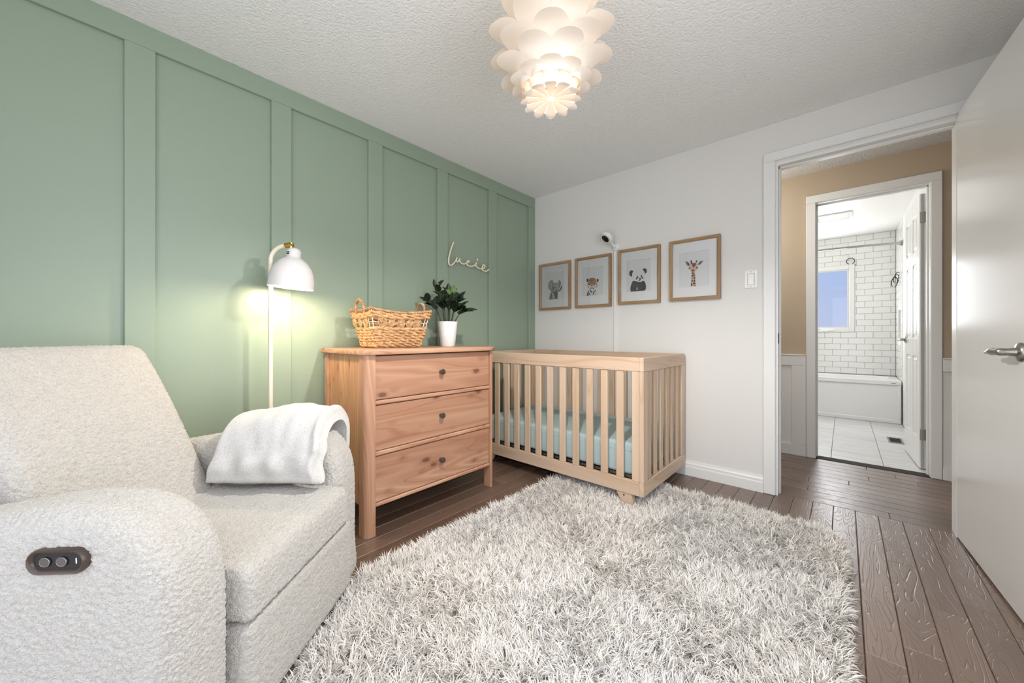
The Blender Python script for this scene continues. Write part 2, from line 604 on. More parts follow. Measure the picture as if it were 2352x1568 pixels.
def curve3(pts, n, closed=False):
    """smooth open curve through 3-D points"""
    pts = [Vector(p) for p in pts]
    out = []
    m = len(pts) - 1
    for k in range(n):
        t = k / (n - 1) * m
        i = min(int(t), m - 1); u = t - i
        p1, p2 = pts[i], pts[i + 1]
        p0 = pts[i - 1] if i > 0 else p1 * 2 - p2
        p3 = pts[i + 2] if i + 2 <= m else p2 * 2 - p1
        out.append(0.5 * ((2 * p1) + (p2 - p0) * u + (2 * p0 - 5 * p1 + 4 * p2 - p3) * u * u + (3 * p1 - p0 - 3 * p2 + p3) * u ** 3))
    return out


def thing(name, label, cat, loc=(0, 0, 0), rotz=0.0, group=None):
    o = bpy.data.objects.new(name, None)
    o.empty_display_size = 0.1
    o.location = loc
    o.rotation_euler = (0, 0, rotz)
    COL.objects.link(o)
    o['label'] = label; o['category'] = cat
    if group: o['group'] = group
    return o


def tag(o, label, cat, group=None):
    o['label'] = label; o['category'] = cat
    if group: o['group'] = group
    return o


def struct(name, mb, mat, parent=None, smooth=False):
    o = mb.build(name, mat, parent, smooth)
    if parent is None: o['kind'] = 'structure'
    return o


def box(x0, x1, y0, y1, z0, z1, b=0.0):
    return MB().box(x0, x1, y0, y1, z0, z1, b)


def at(T):
    return MB(T)

# ------------------------------------------------------------------ room shell
RX, RY, RZ = 2.83, -3.65, 2.344          # right wall, wall behind the camera, ceiling
HY0, HY1, HZ = 0.10, 1.09, 2.355         # hall between the bedroom wall and the far hall wall
BY0, BY1 = 1.20, 3.90                    # bathroom
BX0, BX1 = 1.24, 2.764

# --- floors, plank by plank
floor = struct('floor', box(-0.02, RX + 0.02, RY - 0.02, 0.045, -0.06, -0.012), M['subfloor'])
_pm = {}


def plank(parent, mat, x0, x1, y0, y1, along):
    L = round((y1 - y0) if along == 'y' else (x1 - x0), 3)
    W = round((x1 - x0) if along == 'y' else (y1 - y0), 4)
    key = (L, W, along)
    if key not in _pm:
        h = (W / 2 - 0.0006, L / 2 - 0.0006) if along == 'y' else (L / 2 - 0.0006, W / 2 - 0.0006)
        b = 0.0022
        vs, fs = [], []
        for (k, z) in ((0, -0.012), (0, -b), (b, 0.0)):
            for sx, sy in ((-1, -1), (1, -1), (1, 1), (-1, 1)):
                vs.append((sx * (h[0] - k), sy * (h[1] - k), z))
        for l in (0, 4):
            for i in range(4):
                fs.append((l + i, l + (i + 1) % 4, l + 4 + (i + 1) % 4, l + 4 + i))
        fs.append((8, 9, 10, 11))
        me = bpy.data.meshes.new('plank'); me.from_pydata(vs, [], fs); me.materials.append(mat)
        _pm[key] = me
    o = bpy.data.objects.new('plank', _pm[key])
    o.location = ((x0 + x1) / 2, (y0 + y1) / 2, 0)
    o.parent = parent
    COL.objects.link(o)


PW = 0.0937
joints = {22: [-0.498, -1.9], 23: [-0.497, -1.6], 24: [-0.389, -1.3], 25: [-0.389, -1.55], 21: [-1.23, -2.3], 20: [-0.25, -1.2]}
joints = {}
seen = {(2.27, 2.36): [-1.23], (2.36, 2.455): [-0.497, -1.118], (2.455, 2.55): [-0.80], (2.55, 2.64): [-0.388, -1.02], (2.64, 2.73): [-0.70]}
x = 2.125 - 23 * PW
while x < RX:
    x1 = x + PW
    js = None
    for (a, c), v in seen.items():
        if a <= (x + x1) / 2 < c: js = list(v)
    if js is None:
        js = [-0.15 - rnd.random() * 0.8]
    while js[-1] > RY + 0.5:
        js.append(js[-1] - (0.55 + 0.6 * rnd.random()))
    ys = [0.045] + [j for j in js if j > RY + 0.12] + [RY]
    xa, xb = max(x, 0.0), min(x1, RX)
    if xb - xa > 0.01:
        for i in range(len(ys) - 1):
            plank(floor, M['plank_y'], xa, xb, ys[i + 1], ys[i], 'y')
    x = x1

floor_hall = struct('floor_hall', box(0.9, 3.6, 0.045, 1.12, -0.06, -0.012), M['subfloor'])
hj = {10: [2.392], 7: [2.394], 5: [2.29], 2: [2.087]}
for r in range(11):
    y0 = 0.045 + r * 0.0945
    js = hj.get(r, [1.5 + rnd.random() * 1.2])
    xs = [0.95] + ([js[0] - 0.75] if js[0] - 0.75 > 1.1 else []) + js + [min(js[0] + 0.7 + 0.3 * rnd.random(), 3.4)] + [3.55]
    for i in range(len(xs) - 1):
        if xs[i + 1] - xs[i] > 0.03:
            plank(floor_hall, M['plank_x'], xs[i], xs[i + 1], y0, y0 + 0.0945, 'x')
struct('trim_threshold', box(2.08, 2.735, 1.075, 1.175, -0.012, 0.003, 0.002), M['subfloor'])

floor_bath = struct('floor_bathroom', box(BX0 - 0.02, BX1 + 0.02, 1.17, BY1, -0.06, -0.006), M['grout'])
xs = [1.255, 1.565, 1.875, 2.185, 2.495, 2.762]
k = 0
for i in range(len(xs) - 1):
    ys = [1.175, 1.78, 2.39, 3.0, 3.24] if i % 2 == 0 else [1.175, 1.475, 2.085, 2.695, 3.24]
    if i == 4: ys = [1.175, 1.78, 2.39, 3.0, 3.24]
    for j in range(len(ys) - 1):
        box(xs[i] + .0018, xs[i + 1] - .0018, ys[j] + .0018, ys[j + 1] - .0018, -0.006, 0.0, 0.0015).build('tile', M['bath_floor'], floor_bath)

# --- ceilings
struct('ceiling', box(-0.1, RX + 0.1, RY - 0.1, 0.05, RZ, RZ + 0.08), M['ceiling'])
struct('ceiling_hall', box(0.8, 3.7, 0.05, 1.15, HZ, HZ + 0.08), M['popcorn'])
struct('ceiling_bathroom', box(BX0 - 0.1, BX1 + 0.1, 1.15, BY1 + 0.1, RZ, RZ + 0.08), M['bath_white'])

# --- green feature wall with battens
wl = struct('wall_left', box(-0.12, 0.0, RY - 0.1, 0.1, 0, RZ + 0.02), M['green'])
bt = 0.017
for k in range(8):
    yc = -0.047 - k * 0.5363
    if yc < RY: break
    y1 = min(yc + 0.0475, -0.001)
    MB().box(0.0, bt, yc - 0.0475, y1, 0.097, 2.2445, 0.0015).build('batten', M['green'], wl)
MB().box(0.0, bt, RY, -0.001, 2.245, RZ, 0.0015).build('top_rail', M['green'], wl)
MB().box(0.0, bt, RY, -0.001, 0.0, 0.0965, 0.0015).build('bottom_rail', M['green'], wl)

# --- white wall with the doorway
DX0, DX1, DZ = 1.955, 2.682, 2.075       # clear opening
wb = MB()
wb.box(-0.1, DX0 - 0.015, 0.0, HY0, 0, RZ + 0.02)
wb.box(DX1 + 0.015, 3.7, 0.0, HY0, 0, RZ + 0.02)
wb.box(DX0 - 0.015, DX1 + 0.015, 0.0, HY0, DZ + 0.015, RZ + 0.02)
struct('wall_back', wb, M['white_wall'])
SY0, SY1, SZ0, SZ1 = -3.22, -1.68, 0.42, 2.16
wrt = MB()
wrt.box(RX, RX + 0.1, RY - 0.1, SY0, 0, RZ + 0.02)
wrt.box(RX, RX + 0.1, SY1, 0.0, 0, RZ + 0.02)
wrt.box(RX, RX + 0.1, SY0, SY1, 0, SZ0)
wrt.box(RX, RX + 0.1, SY0, SY1, SZ1, RZ + 0.02)
struct('wall_right', wrt, M['white_wall'])
w3 = MB()
for a in ((SY0, SY0 + .05, SZ0, SZ1), (SY1 - .05, SY1, SZ0, SZ1), (SY0 + .05, SY1 - .05, SZ0, SZ0 + .05), (SY0 + .05, SY1 - .05, SZ1 - .05, SZ1)):
    w3.box(RX - 0.005, RX + 0.06, a[0], a[1], a[2], a[3], 0.004)
struct('window_added_side', w3, M['trim'])  # unseen window, added as an opening for the side fill light
WX0, WX1, WZ0, WZ1 = 0.86, 2.74, 0.12, 2.18
wf = MB()
wf.box(-0.1, WX0, RY - 0.1, RY, 0, RZ + 0.02)
wf.box(WX1, RX + 0.1, RY - 0.1, RY, 0, RZ + 0.02)
wf.box(WX0, WX1, RY - 0.1, RY, 0, WZ0)
wf.box(WX0, WX1, RY - 0.1, RY, WZ1, RZ + 0.02)
struct('wall_front', wf, M['white_wall'])
w2 = MB()
for a in ((WX0, WX0 + .05, WZ0, WZ1), (WX1 - .05, WX1, WZ0, WZ1), (WX0 + .05, WX1 - .05, WZ0, WZ0 + .05), (WX0 + .05, WX1 - .05, WZ1 - .05, WZ1), (1.775, 1.825, WZ0 + .05, WZ1 - .05)):
    w2.box(a[0], a[1], RY - 0.06, RY + 0.005, a[2], a[3], 0.004)
w2o = struct('window_2', w2, M['trim'])

# door casing, jamb
cas = MB()
cas.box(1.879, 1.944, -0.018, 0.0, 0.0, 2.1045, 0.004)
cas.box(2.694, 2.759, -0.018, 0.0, 0.0, 2.1045, 0.004)
cas.box(1.879, 2.759, -0.018, 0.0, 2.105, 2.162, 0.004)
t1 = struct('trim_1', cas, M['trim'])
jm = MB()
jm.box(DX0 - 0.015, DX0, -0.001, HY0 + 0.001, 0, DZ)
jm.box(DX1, DX1 + 0.015, -0.001, HY0 + 0.001, 0, DZ)
jm.box(DX0 - 0.015, DX1 + 0.015, -0.001, HY0 + 0.001, DZ, DZ + 0.015)
jm.box(DX0, DX0 + 0.010, 0.040, 0.075, 0, DZ, 0.002)
jm.box(DX0, DX1, 0.040, 0.075, DZ - 0.010, DZ, 0.002)
jm.build('jamb', M['trim'], t1)
box(DX0, DX0 + 0.002, 0.002, 0.032, 0.955, 1.02, 0.0005).build('strike_plate', M['blackmatte'], t1)
# hall side casing
hc = MB()
hc.box(1.885, 1.944, HY0, HY0 + 0.018, 0, 2.105, 0.004)
hc.box(2.694, 2.759, HY0, HY0 + 0.018, 0, 2.105, 0.004)
hc.box(1.885, 2.759, HY0, HY0 + 0.018, 2.105, 2.162, 0.004)
struct('trim_2', hc, M['trim'])

# baseboards
bb = MB()
for x0, x1 in ((0.02, 1.8785), (2.7595, RX)):
    bb.prism([(-0.0, 0), (-0.016, 0), (-0.016, 0.062), (-0.013, 0.070), (-0.013, 0.084), (-0.008, 0.094), (-0.006, 0.105), (0, 0.105)], x0, x1, axis=0)
struct('baseboard_back', bb, M['trim'])
struct('baseboard_right', box(RX - 0.014, RX, RY, -0.02, 0, 0.10, 0.004), M['trim'])

# --- hall wall (tan above a white wainscot) with the bathroom doorway
BDX0, BDX1, BDZ = 2.094, 2.72, 2.09
wh = MB()
wh.box(0.8, BDX0 - 0.012, HY1, BY0, 0, HZ)
wh.box(BDX1 + 0.012, 3.7, HY1, BY0, 0, HZ)
wh.box(BDX0 - 0.012, BDX1 + 0.012, HY1, BY0, BDZ + 0.012, HZ)
struct('wall_hall', wh, M['tan'])
struct('wall_hall_left', box(0.8, 0.9, HY0, HY1, 0, HZ), M['tan'])
struct('wall_hall_right', box(3.6, 3.7, HY0, HY1, 0, HZ), M['tan'])
wsc = struct('trim_3', MB().box(0.9, 2.0295, HY1 - 0.006, HY1, 0, 0.847).box(2.7795, 3.6, HY1 - 0.006, HY1, 0, 0.847), M['trim'])
for x0, x1, nm in ((0.9, 2.0295, 0), (2.7795, 3.6, 1)):
    box(x0, x1, HY1 - 0.021, HY1 - 0.006, 0.755, 0.840, 0.002).build('rail', M['trim'], wsc)
    box(x0, x1, HY1 - 0.027, HY1 - 0.006, 0.840, 0.850, 0.002).build('cap', M['trim'], wsc)
    box(x0, x1, HY1 - 0.021, HY1 - 0.006, 0.0, 0.092, 0.002).build('rail', M['trim'], wsc)
for x0, x1 in ((1.933, 2.0295), (1.39, 1.485)):
    box(x0, x1, HY1 - 0.021, HY1 - 0.006, 0.0925, 0.7545, 0.002).build('stile', M['trim'], wsc)
c2 = MB()
c2.box(2.031, 2.093, HY1 - 0.022, HY1, 0, 2.0945, 0.004)
c2.box(2.722, 2.778, HY1 - 0.022, HY1, 0, 2.0945, 0.004)
c2.box(2.031, 2.778, HY1 - 0.022, HY1, 2.095, 2.158, 0.004)
t4 = struct('trim_4', c2, M['trim'])
jb = MB()
jb.box(BDX0 - 0.012, BDX0, HY1 - 0.001, BY0 + 0.001, 0, BDZ)
jb.box(BDX1, BDX1 + 0.012, HY1 - 0.001, BY0 + 0.001, 0, BDZ)
jb.box(BDX0 - 0.012, BDX1 + 0.012, HY1 - 0.001, BY0 + 0.001, BDZ, BDZ + 0.012)
jb.box(BDX0, BDX0 + 0.010, 1.14, 1.165, 0, BDZ, 0.002)
jb.box(BDX1 - 0.010, BDX1, 1.14, 1.165, 0, BDZ, 0.002)
jb.box(BDX0, BDX1, 1.14, 1.165, BDZ - 0.010, BDZ, 0.002)
jb.build('jamb', M['trim'], t4)

# --- bathroom shell with subway tile
BWX0, BWX1, BWZ0, BWZ1 = 1.72, 2.374, 1.06, 1.963
wbb = MB()
wbb.box(BX0 - 0.1, BWX0, BY1, BY1 + 0.1, 0, RZ)
wbb.box(BWX1, BX1 + 0.1, BY1, BY1 + 0.1, 0, RZ)
wbb.box(BWX0, BWX1, BY1, BY1 + 0.1, 0, BWZ0)
wbb.box(BWX0, BWX1, BY1, BY1 + 0.1, BWZ1, RZ)
wbr = struct('wall_bathroom_back', wbb, M['grout'])
wr = MB()
NY0, NY1, NZ0, NZ1 = 3.42, 3.70, 0.98, 1.32
wr.box(BX1, BX1 + 0.1, BY0, NY0, 0, RZ)
wr.box(BX1, BX1 + 0.1, NY1, BY1 + 0.1, 0, RZ)
wr.box(BX1, BX1 + 0.1, NY0, NY1, 0, NZ0)
wr.box(BX1, BX1 + 0.1, NY0, NY1, NZ1, RZ)
wr.box(BX1 + 0.08, BX1 + 0.1, NY0, NY1, NZ0, NZ1)
wbrr = struct('wall_bathroom_right', wr, M['bath_white'])
box(BX1 + 0.06, BX1 + 0.08, NY0 + .002, NY1 - .002, NZ0 + .002, NZ1 - .002).build('niche_back', M['greymosaic'], wbrr)
struct('wall_bathroom_left', box(BX0 - 0.1, BX0, BY0, BY1 + 0.1, 0, RZ), M['bath_white'])
struct('wall_bathroom_front', MB().box(BX0 - 0.1, BDX0 - 0.02, BY0, BY0 + 0.01, 0, RZ).box(BDX1 + 0.02, BX1 + 0.1, BY0, BY0 + 0.01, 0, RZ).box(BDX0 - 0.02, BDX1 + 0.02, BY0, BY0 + 0.01, BDZ + 0.02, RZ), M['bath_white'])
_tm = {}


def tile(parent, x0, x1, z0, z1, wall):
    key = (round(x1 - x0, 4), round(z1 - z0, 4), wall)
    if key not in _tm:
        a, c = (x1 - x0) / 2 - 0.0014, (z1 - z0) / 2 - 0.0014
        b, t = 0.002, 0.007
        vs, fs = [], []
        for k, d in ((0, 0.0), (0, t - b), (b, t)):
            for sx, sz in ((-1, -1), (1, -1), (1, 1), (-1, 1)):
                p = (sx * (a - k), sz * (c - k))
                vs.append((p[0], -d, p[1]) if wall == 'b' else (-d, p[0], p[1]))
        for l in (0, 4):
            for i in range(4):
                fs.append((l + i, l + (i + 1) % 4, l + 4 + (i + 1) % 4, l + 4 + i))
        fs.append((8, 9, 10, 11))
        if wall == 'r': fs = [f[::-1] for f in fs]
        me = bpy.data.meshes.new('tile'); me.from_pydata(vs, [], fs); me.materials.append(M['tile'])
        _tm[key] = me
    o = bpy.data.objects.new('tile', _tm[key])
    o.location = ((x0 + x1) / 2, BY1, (z0 + z1) / 2) if wall == 'b' else (BX1, (x0 + x1) / 2, (z0 + z1) / 2)
    o.parent = parent
    COL.objects.link(o)


TH, TW = 0.0802, 0.161
z = RZ; r = 0
while z > 0.50:
    z0 = max(z - TH, 0.48)
    xe = BX1 - 0.007
    first = 0.044 if r % 2 == 0 else 0.1245
    x1 = xe
    wdt = first
    while x1 > 1.80:
        x0 = x1 - wdt
        # leave out the window
        if z0 < BWZ1 and z > BWZ0 and x0 < BWX1:
            zz = [(z0, z)]
            if z0 < BWZ0: zz = [(z0, BWZ0)]
            elif z > BWZ1: zz = [(BWZ1, z)]
            else: zz = []
            for a, c in zz:
                if c - a > 0.012: tile(wbr, x0, min(x1, 9), a, c, 'b')
            if not zz or True:
                if x1 > BWX1 and x1 - BWX1 > 0.012 and not zz:
                    tile(wbr, BWX1, x1, z0, z, 'b')
        else:
            tile(wbr, x0, x1, z0, z, 'b')
        x1 = x0; wdt = TW
    # right wall tiles inside the tub surround
    y1 = BY1 - 0.007
    wdt = 0.1245 if r % 2 == 0 else 0.044
    while y1 > 3.25:
        y0 = max(y1 - wdt, 3.2)
        if not (z0 < NZ1 and z > NZ0 and y1 > NY0 and y0 < NY1) and y1 - y0 > 0.012:
            tile(wbrr, y0, y1, z0, z, 'r')
        y1 = y0; wdt = TW
    z = z0; r += 1

# bathroom window
wn = MB()
fw = 0.056
for a in ((BWX0, BWX0 + fw, BWZ0, BWZ1), (BWX1 - fw, BWX1, BWZ0, BWZ1), (BWX0 + fw, BWX1 - fw, BWZ0, BWZ0 + fw), (BWX0 + fw, BWX1 - fw, BWZ1 - fw, BWZ1)):
    wn.box(a[0], a[1], BY1 - 0.018, BY1 + 0.03, a[2], a[3], 0.003)
w1 = struct('window_1', wn, M['trim'])
sa = MB()
for a in ((BWX0 + fw, BWX0 + fw + .018, BWZ0 + fw, BWZ1 - fw), (BWX1 - fw - .018, BWX1 - fw, BWZ0 + fw, BWZ1 - fw), (BWX0 + fw + .018, BWX1 - fw - .018, BWZ0 + fw, BWZ0 + fw + .016), (BWX0 + fw + .018, BWX1 - fw - .018, BWZ1 - fw - .016, BWZ1 - fw)):
    sa.box(a[0], a[1], BY1 + 0.002, BY1 + 0.024, a[2], a[3], 0.002)
sa.build('sash', M['trim'], w1)
box(BWX0 + fw + .016, BWX1 - fw - .016, BY1 + 0.012, BY1 + 0.016, BWZ0 + fw + .014, BWZ1 - fw - .014).build('pane', M['pane'], w1)
cr_ = MB()
cr_.box(2.10, 2.16, BY1 - 0.028, BY1 - 0.018, BWZ0 + 0.018, BWZ0 + 0.032, 0.003)
cr_.tube(curve3([(2.13, BY1 - 0.03, BWZ0 + 0.026), (2.09, BY1 - 0.042, BWZ0 + 0.022), (2.03, BY1 - 0.04, BWZ0 + 0.02)], 8), 0.005, 8)
cr_.build('crank_handle', M['white_gloss'], w1, True)

# --- bathroom door: six panels, opened against the right wall
ang = math.atan2(0.026, 0.60)
D2 = Matrix.Translation((2.690, 1.280, 0.008)) @ Matrix.Rotation(ang, 4, 'Z')
dw, dt, dh = 0.605, 0.033, 2.065     # local: width along +y, thickness along +x
d2 = MB(D2)
d2.box(0.007, dt - 0.007, 0.0, dw, 0, dh)
stiles = [(0, 0.095), (dw / 2 - 0.045, dw / 2 + 0.045), (dw - 0.095, dw)]
rows_z = [(0.0, 0.22), (0.84, 0.98), (1.56, 1.66), (1.93, dh)]
for y0, y1 in stiles: d2.box(0, dt, y0, y1, 0, dh, 0.002)
for z0, z1 in rows_z:
    for y0, y1 in ((stiles[0][1], stiles[1][0]), (stiles[1][1], stiles[2][0])):
        d2.box(0.0003, dt - 0.0003, y0, y1, z0, z1, 0.002)
d2o = struct('door_2', d2, M['trim'])
for (z0, z1) in ((0.22, 0.84), (0.98, 1.56), (1.66, 1.93)):
    for y0, y1 in ((stiles[0][1], stiles[1][0]), (stiles[1][1], stiles[2][0])):
        MB(D2).box(0.001, dt - 0.001, y0 + 0.022, y1 - 0.022, z0 + 0.022, z1 - 0.022, 0.006).build('panel', M['trim'], d2o)
for z0 in (0.212, 1.845):
    h = MB(D2)
    h.box(0.002, dt - 0.002, -0.0025, 0.0005, z0, z0 + 0.082, 0.0004)
    h.tube([(dt + 0.003, -0.006, z0), (dt + 0.003, -0.006, z0 + 0.082)], 0.006, 10)
    h.build('hinge', M['nickel'], d2o, 40)
lv = MB(D2)
for sx in (-1, 1):
    xx = 0 if sx < 0 else dt
    X = lambda d: xx + sx * d
    lv.lathe([(0, 0), (0.028, 0), (0.028, 0.006), (0.012, 0.012), (0.010, 0.045), (0, 0.046)], 20, Matrix.Translation((xx, dw - 0.06, 0.965)) @ Matrix.Rotation(sx * PI / 2, 4, 'Y'))
    lv.tube(curve3([(X(.042), dw - 0.06, 0.965), (X(.046), dw - 0.10, 0.967), (X(.044), dw - 0.165, 0.962)], 8), [0.010, 0.010, 0.009, 0.009, 0.008, 0.008, 0.008, 0.007], 10)
lv.build('lever_handle', M['nickel'], d2o, 40)

# --- bedroom door, standing open to the right of the doorway
ang = math.atan2(0.045, 0.72)
D1 = Matrix.Translation((2.682, -0.012, 0.010)) @ Matrix.Rotation(PI + ang, 4, 'Z')   # local +y runs from the hinge to the free edge, -x is the back
d1 = MB(D1)
d1.box(-0.035, 0.0, 0.0, 0.76, 0, 2.092, 0.0025)
d1o = struct('door_1', d1, M['door'])
hd = MB(D1)
hy, hz = 0.695 + 0.19, 0.935
hy = 0.70
hd.lathe([(0.0, 0), (0.034, 0), (0.034, 0.004), (0.030, 0.010), (0.016, 0.014), (0.013, 0.03), (0.013, 0.052), (0, 0.054)], 28, Matrix.Translation((0, hy, hz)) @ Matrix.Rotation(PI / 2, 4, 'Y'))
hd.build('handle_rose', M['nickel'], d1o, 40)
hl = MB(D1)
pts = [(0.046, hy + 0.012, hz), (0.048, hy - 0.005, hz), (0.050, hy - 0.035, hz), (0.050, hy - 0.050, hz), (0.050, hy - 0.068, hz - 0.001), (0.049, hy - 0.085, hz - 0.002), (0.048, hy - 0.105, hz - 0.004), (0.047, hy - 0.128, hz - 0.006), (0.046, hy - 0.133, hz - 0.006)]
hl.tube(pts, [0.012, 0.013, 0.0115, 0.0145, 0.0135, 0.008, 0.0065, 0.0068, 0.003], 14)
hl.build('door_handle', M['nickel'], d1o, True)
for z0 in (0.2, 1.0, 1.78):
    MB(D1).tube([(-0.040, -0.002, z0), (-0.040, -0.002, z0 + 0.09)], 0.006, 10).build('hinge', M['nickel'], d1o, 40)

# ------------------------------------------------------------------ shag rug
rug = thing('shag_rug', 'large light grey shaggy long-pile rug in the middle of the dark wood floor', 'rug', (1.52, -1.65, 0))
R0 = Vector((1.52, -1.65, 0))
GX0, GX1, GY0, GY1, GR = 0.775, 2.265, -3.25, -0.40, 0.10


def in_rug(x, y, m=0.0):
    x0, x1, y0, y1 = GX0 + m, GX1 - m, GY0 + m, GY1 - m
    if not (x0 <= x <= x1 and y0 <= y <= y1): return False
    cx = min(max(x, x0 + GR), x1 - GR); cy = min(max(y, y0 + GR), y1 - GR)
    return (x - cx) ** 2 + (y - cy) ** 2 <= GR * GR or x == cx or y == cy


poly = []
for cx, cy, a0 in ((GX1 - GR, GY1 - GR, 0), (GX0 + GR, GY1 - GR, 90), (GX0 + GR, GY0 + GR, 180), (GX1 - GR, GY0 + GR, 270)):
    for k in range(7):
        t = math.radians(a0 + k * 15)
        poly.append((cx + GR * math.cos(t), cy + GR * math.sin(t)))
MB().prism(poly, 0.0005, 0.009, axis=2).build('backing', M['rugback'], rug, loc=None).location = (-R0.x, -R0.y, 0)


CU, CW = Vector((math.cos(math.radians(40.1)), math.sin(math.radians(40.1)), 0)), Vector((-math.sin(math.radians(40.1)), math.cos(math.radians(40.1)), 0))
CO = CU * -1.20 + CW * -2.52             # armchair origin


def build_pile():
    rs = np.random.RandomState(3)
    # tufts
    nt_ = 38000
    tx = rs.uniform(GX0, GX1, nt_); ty = rs.uniform(GY0, GY1, nt_)
    keep = np.array([in_rug(a, c) for a, c in zip(tx, ty)])
    # nothing under the armchair
    lx = (tx - CO.x) * CU.x + (ty - CO.y) * CU.y; ly = (tx - CO.x) * CW.x + (ty - CO.y) * CW.y
    keep &= ~((lx < 0.425) & (np.abs(ly) < 0.41))
    for (px, py) in ((1.285, -0.748), (1.315, -0.755), (1.34, -0.755)):
        keep &= ((tx - px) ** 2 + (ty - py) ** 2) > 0.025 ** 2
    tx, ty = tx[keep], ty[keep]
    n = len(tx)
    th = 1.7 * np.sin(2.1 * tx + 1.3 * ty) + 1.5 * np.sin(3.7 * ty - 2.2 * tx + 1.0) + 1.3 * np.sin(7.3 * tx + 4.1 * ty + 2.0) + 0.9 * np.sin(13.0 * ty - 9.0 * tx) + 4.3
    th = th + rs.normal(0, 1.5, n)
    # hang outwards at the edges
    ex = np.minimum(tx - GX0, GX1 - tx); ey = np.minimum(ty - GY0, GY1 - ty)
    out = np.where(ex < ey, np.where(tx - GX0 < GX1 - tx, PI, 0.0), np.where(ty - GY0 < GY1 - ty, -PI / 2, PI / 2))
    wgt = np.clip(1 - np.minimum(ex, ey) / 0.05, 0, 1)[:, None]
    vec = np.stack([np.cos(th), np.sin(th)], 1) * (1 - 0.8 * wgt) + np.stack([np.cos(out), np.sin(out)], 1) * wgt * 0.9
    th = np.arctan2(vec[:, 1], vec[:, 0])
    edge = wgt[:, 0]
    per = 6
    N = n * per
    rep = lambda a: np.repeat(a, per)
    bx = rep(tx) + rs.normal(0, 0.0055, N); by = rep(ty) + rs.normal(0, 0.0055, N)
    bx = np.clip(bx, GX0, GX1); by = np.clip(by, GY0, GY1)
    a = rep(th) + rs.normal(0, 0.24, N)
    L = rep(rs.uniform(0.042, 0.064, n)) * rs.uniform(0.8, 1.15, N)
    tilt = np.clip(rep(rs.normal(0.80, 0.22, n)) + rs.normal(0, 0.10, N), 0.12, 1.15) * (1 + 0.12 * rep(edge))
    pressed = np.exp(-(((bx - 1.31) / 0.11) ** 2 + ((by + 0.81) / 0.09) ** 2))
    L = L * (1 - 0.62 * pressed)
    bend = rs.uniform(0.3, 1.0, N)
    turn = rep(rs.normal(0, 0.9, n)) + rs.normal(0, 0.3, N)
    W = rs.uniform(0.0022, 0.0042, N)
    T = np.array([0.0, 0.30, 0.62, 1.0])
    P = np.zeros((N, 4, 3))
    P[:, 0, 0], P[:, 0, 1], P[:, 0, 2] = bx, by, 0.007
    el = PI / 2 - tilt * 0.55
    az = a.copy()
    for k in range(1, 4):
        seg = L * (T[k] - T[k - 1])
        P[:, k, 0] = P[:, k - 1, 0] + seg * np.cos(el) * np.cos(az)
        P[:, k, 1] = P[:, k - 1, 1] + seg * np.cos(el) * np.sin(az)
        P[:, k, 2] = np.maximum(P[:, k - 1, 2] + seg * np.sin(el), 0.006)
        el = el - bend * 0.75 * tilt
        az = az + turn * 0.4
    # ribbon side vector
    sx = -np.sin(a + rs.normal(0, 0.5, N)); sy = np.cos(a)
    sz = rs.normal(0, 0.45, N)
    side = np.stack([sx, sy, sz], 1); side /= np.linalg.norm(side, axis=1)[:, None]
    V = np.zeros((N, 7, 3), np.float32)
    for k, f in ((0, 0.75), (1, 1.0), (2, 0.85)):
        V[:, 2 * k] = P[:, k] + side * (W * f * 0.5)[:, None]
        V[:, 2 * k + 1] = P[:, k] - side * (W * f * 0.5)[:, None]
    V[:, 6] = P[:, 3]
    V -= np.array([R0.x, R0.y, 0])
    base = (np.arange(N) * 7)[:, None]
    q = np.concatenate([base + np.array([0, 1, 3, 2]), base + np.array([2, 3, 5, 4])], 1).reshape(-1)
    t3 = (base + np.array([4, 5, 6])).reshape(-1)
    loops = np.concatenate([q, t3]).astype(np.int32)
    starts = np.concatenate([np.arange(2 * N) * 4, 8 * N + np.arange(N) * 3]).astype(np.int32)
    tot = np.concatenate([np.full(2 * N, 4), np.full(N, 3)]).astype(np.int32)
    me = bpy.data.meshes.new('pile')
    me.vertices.add(7 * N); me.vertices.foreach_set('co', V.reshape(-1))
    me.loops.add(len(loops)); me.loops.foreach_set('vertex_index', loops)
    me.polygons.add(3 * N); me.polygons.foreach_set('loop_start', starts); me.polygons.foreach_set('loop_total', tot)
    me.polygons.foreach_set('use_smooth', np.ones(3 * N, bool))
    me.update(calc_edges=True)
    col = me.attributes.new('tone', 'FLOAT_COLOR', 'POINT')
    g = rs.normal(0, 0.045, N) + rep(rs.normal(0, 0.03, n)); wm = rep(np.clip(0.5 + 0.5 * np.sin(4 * tx + 3 * ty) * np.sin(3.1 * ty - tx) + rs.normal(0, 0.3, n), 0, 1))
    base_c = np.array([0.82, 0.80, 0.77])
    c = base_c[None] * (1 + g[:, None]) + wm[:, None] * np.array([0.025, 0.0, -0.03])[None]
    c4 = np.concatenate([np.clip(c, 0.05, 0.95), np.ones((N, 1))], 1)
    col.data.foreach_set('color', np.repeat(c4, 7, axis=0).astype(np.float32).reshape(-1))
    me.materials.append(M['shag'])
    o = bpy.data.objects.new('pile', me)
    COL.objects.link(o); o.parent = rug
    o['kind'] = 'stuff'
    return o


build_pile()

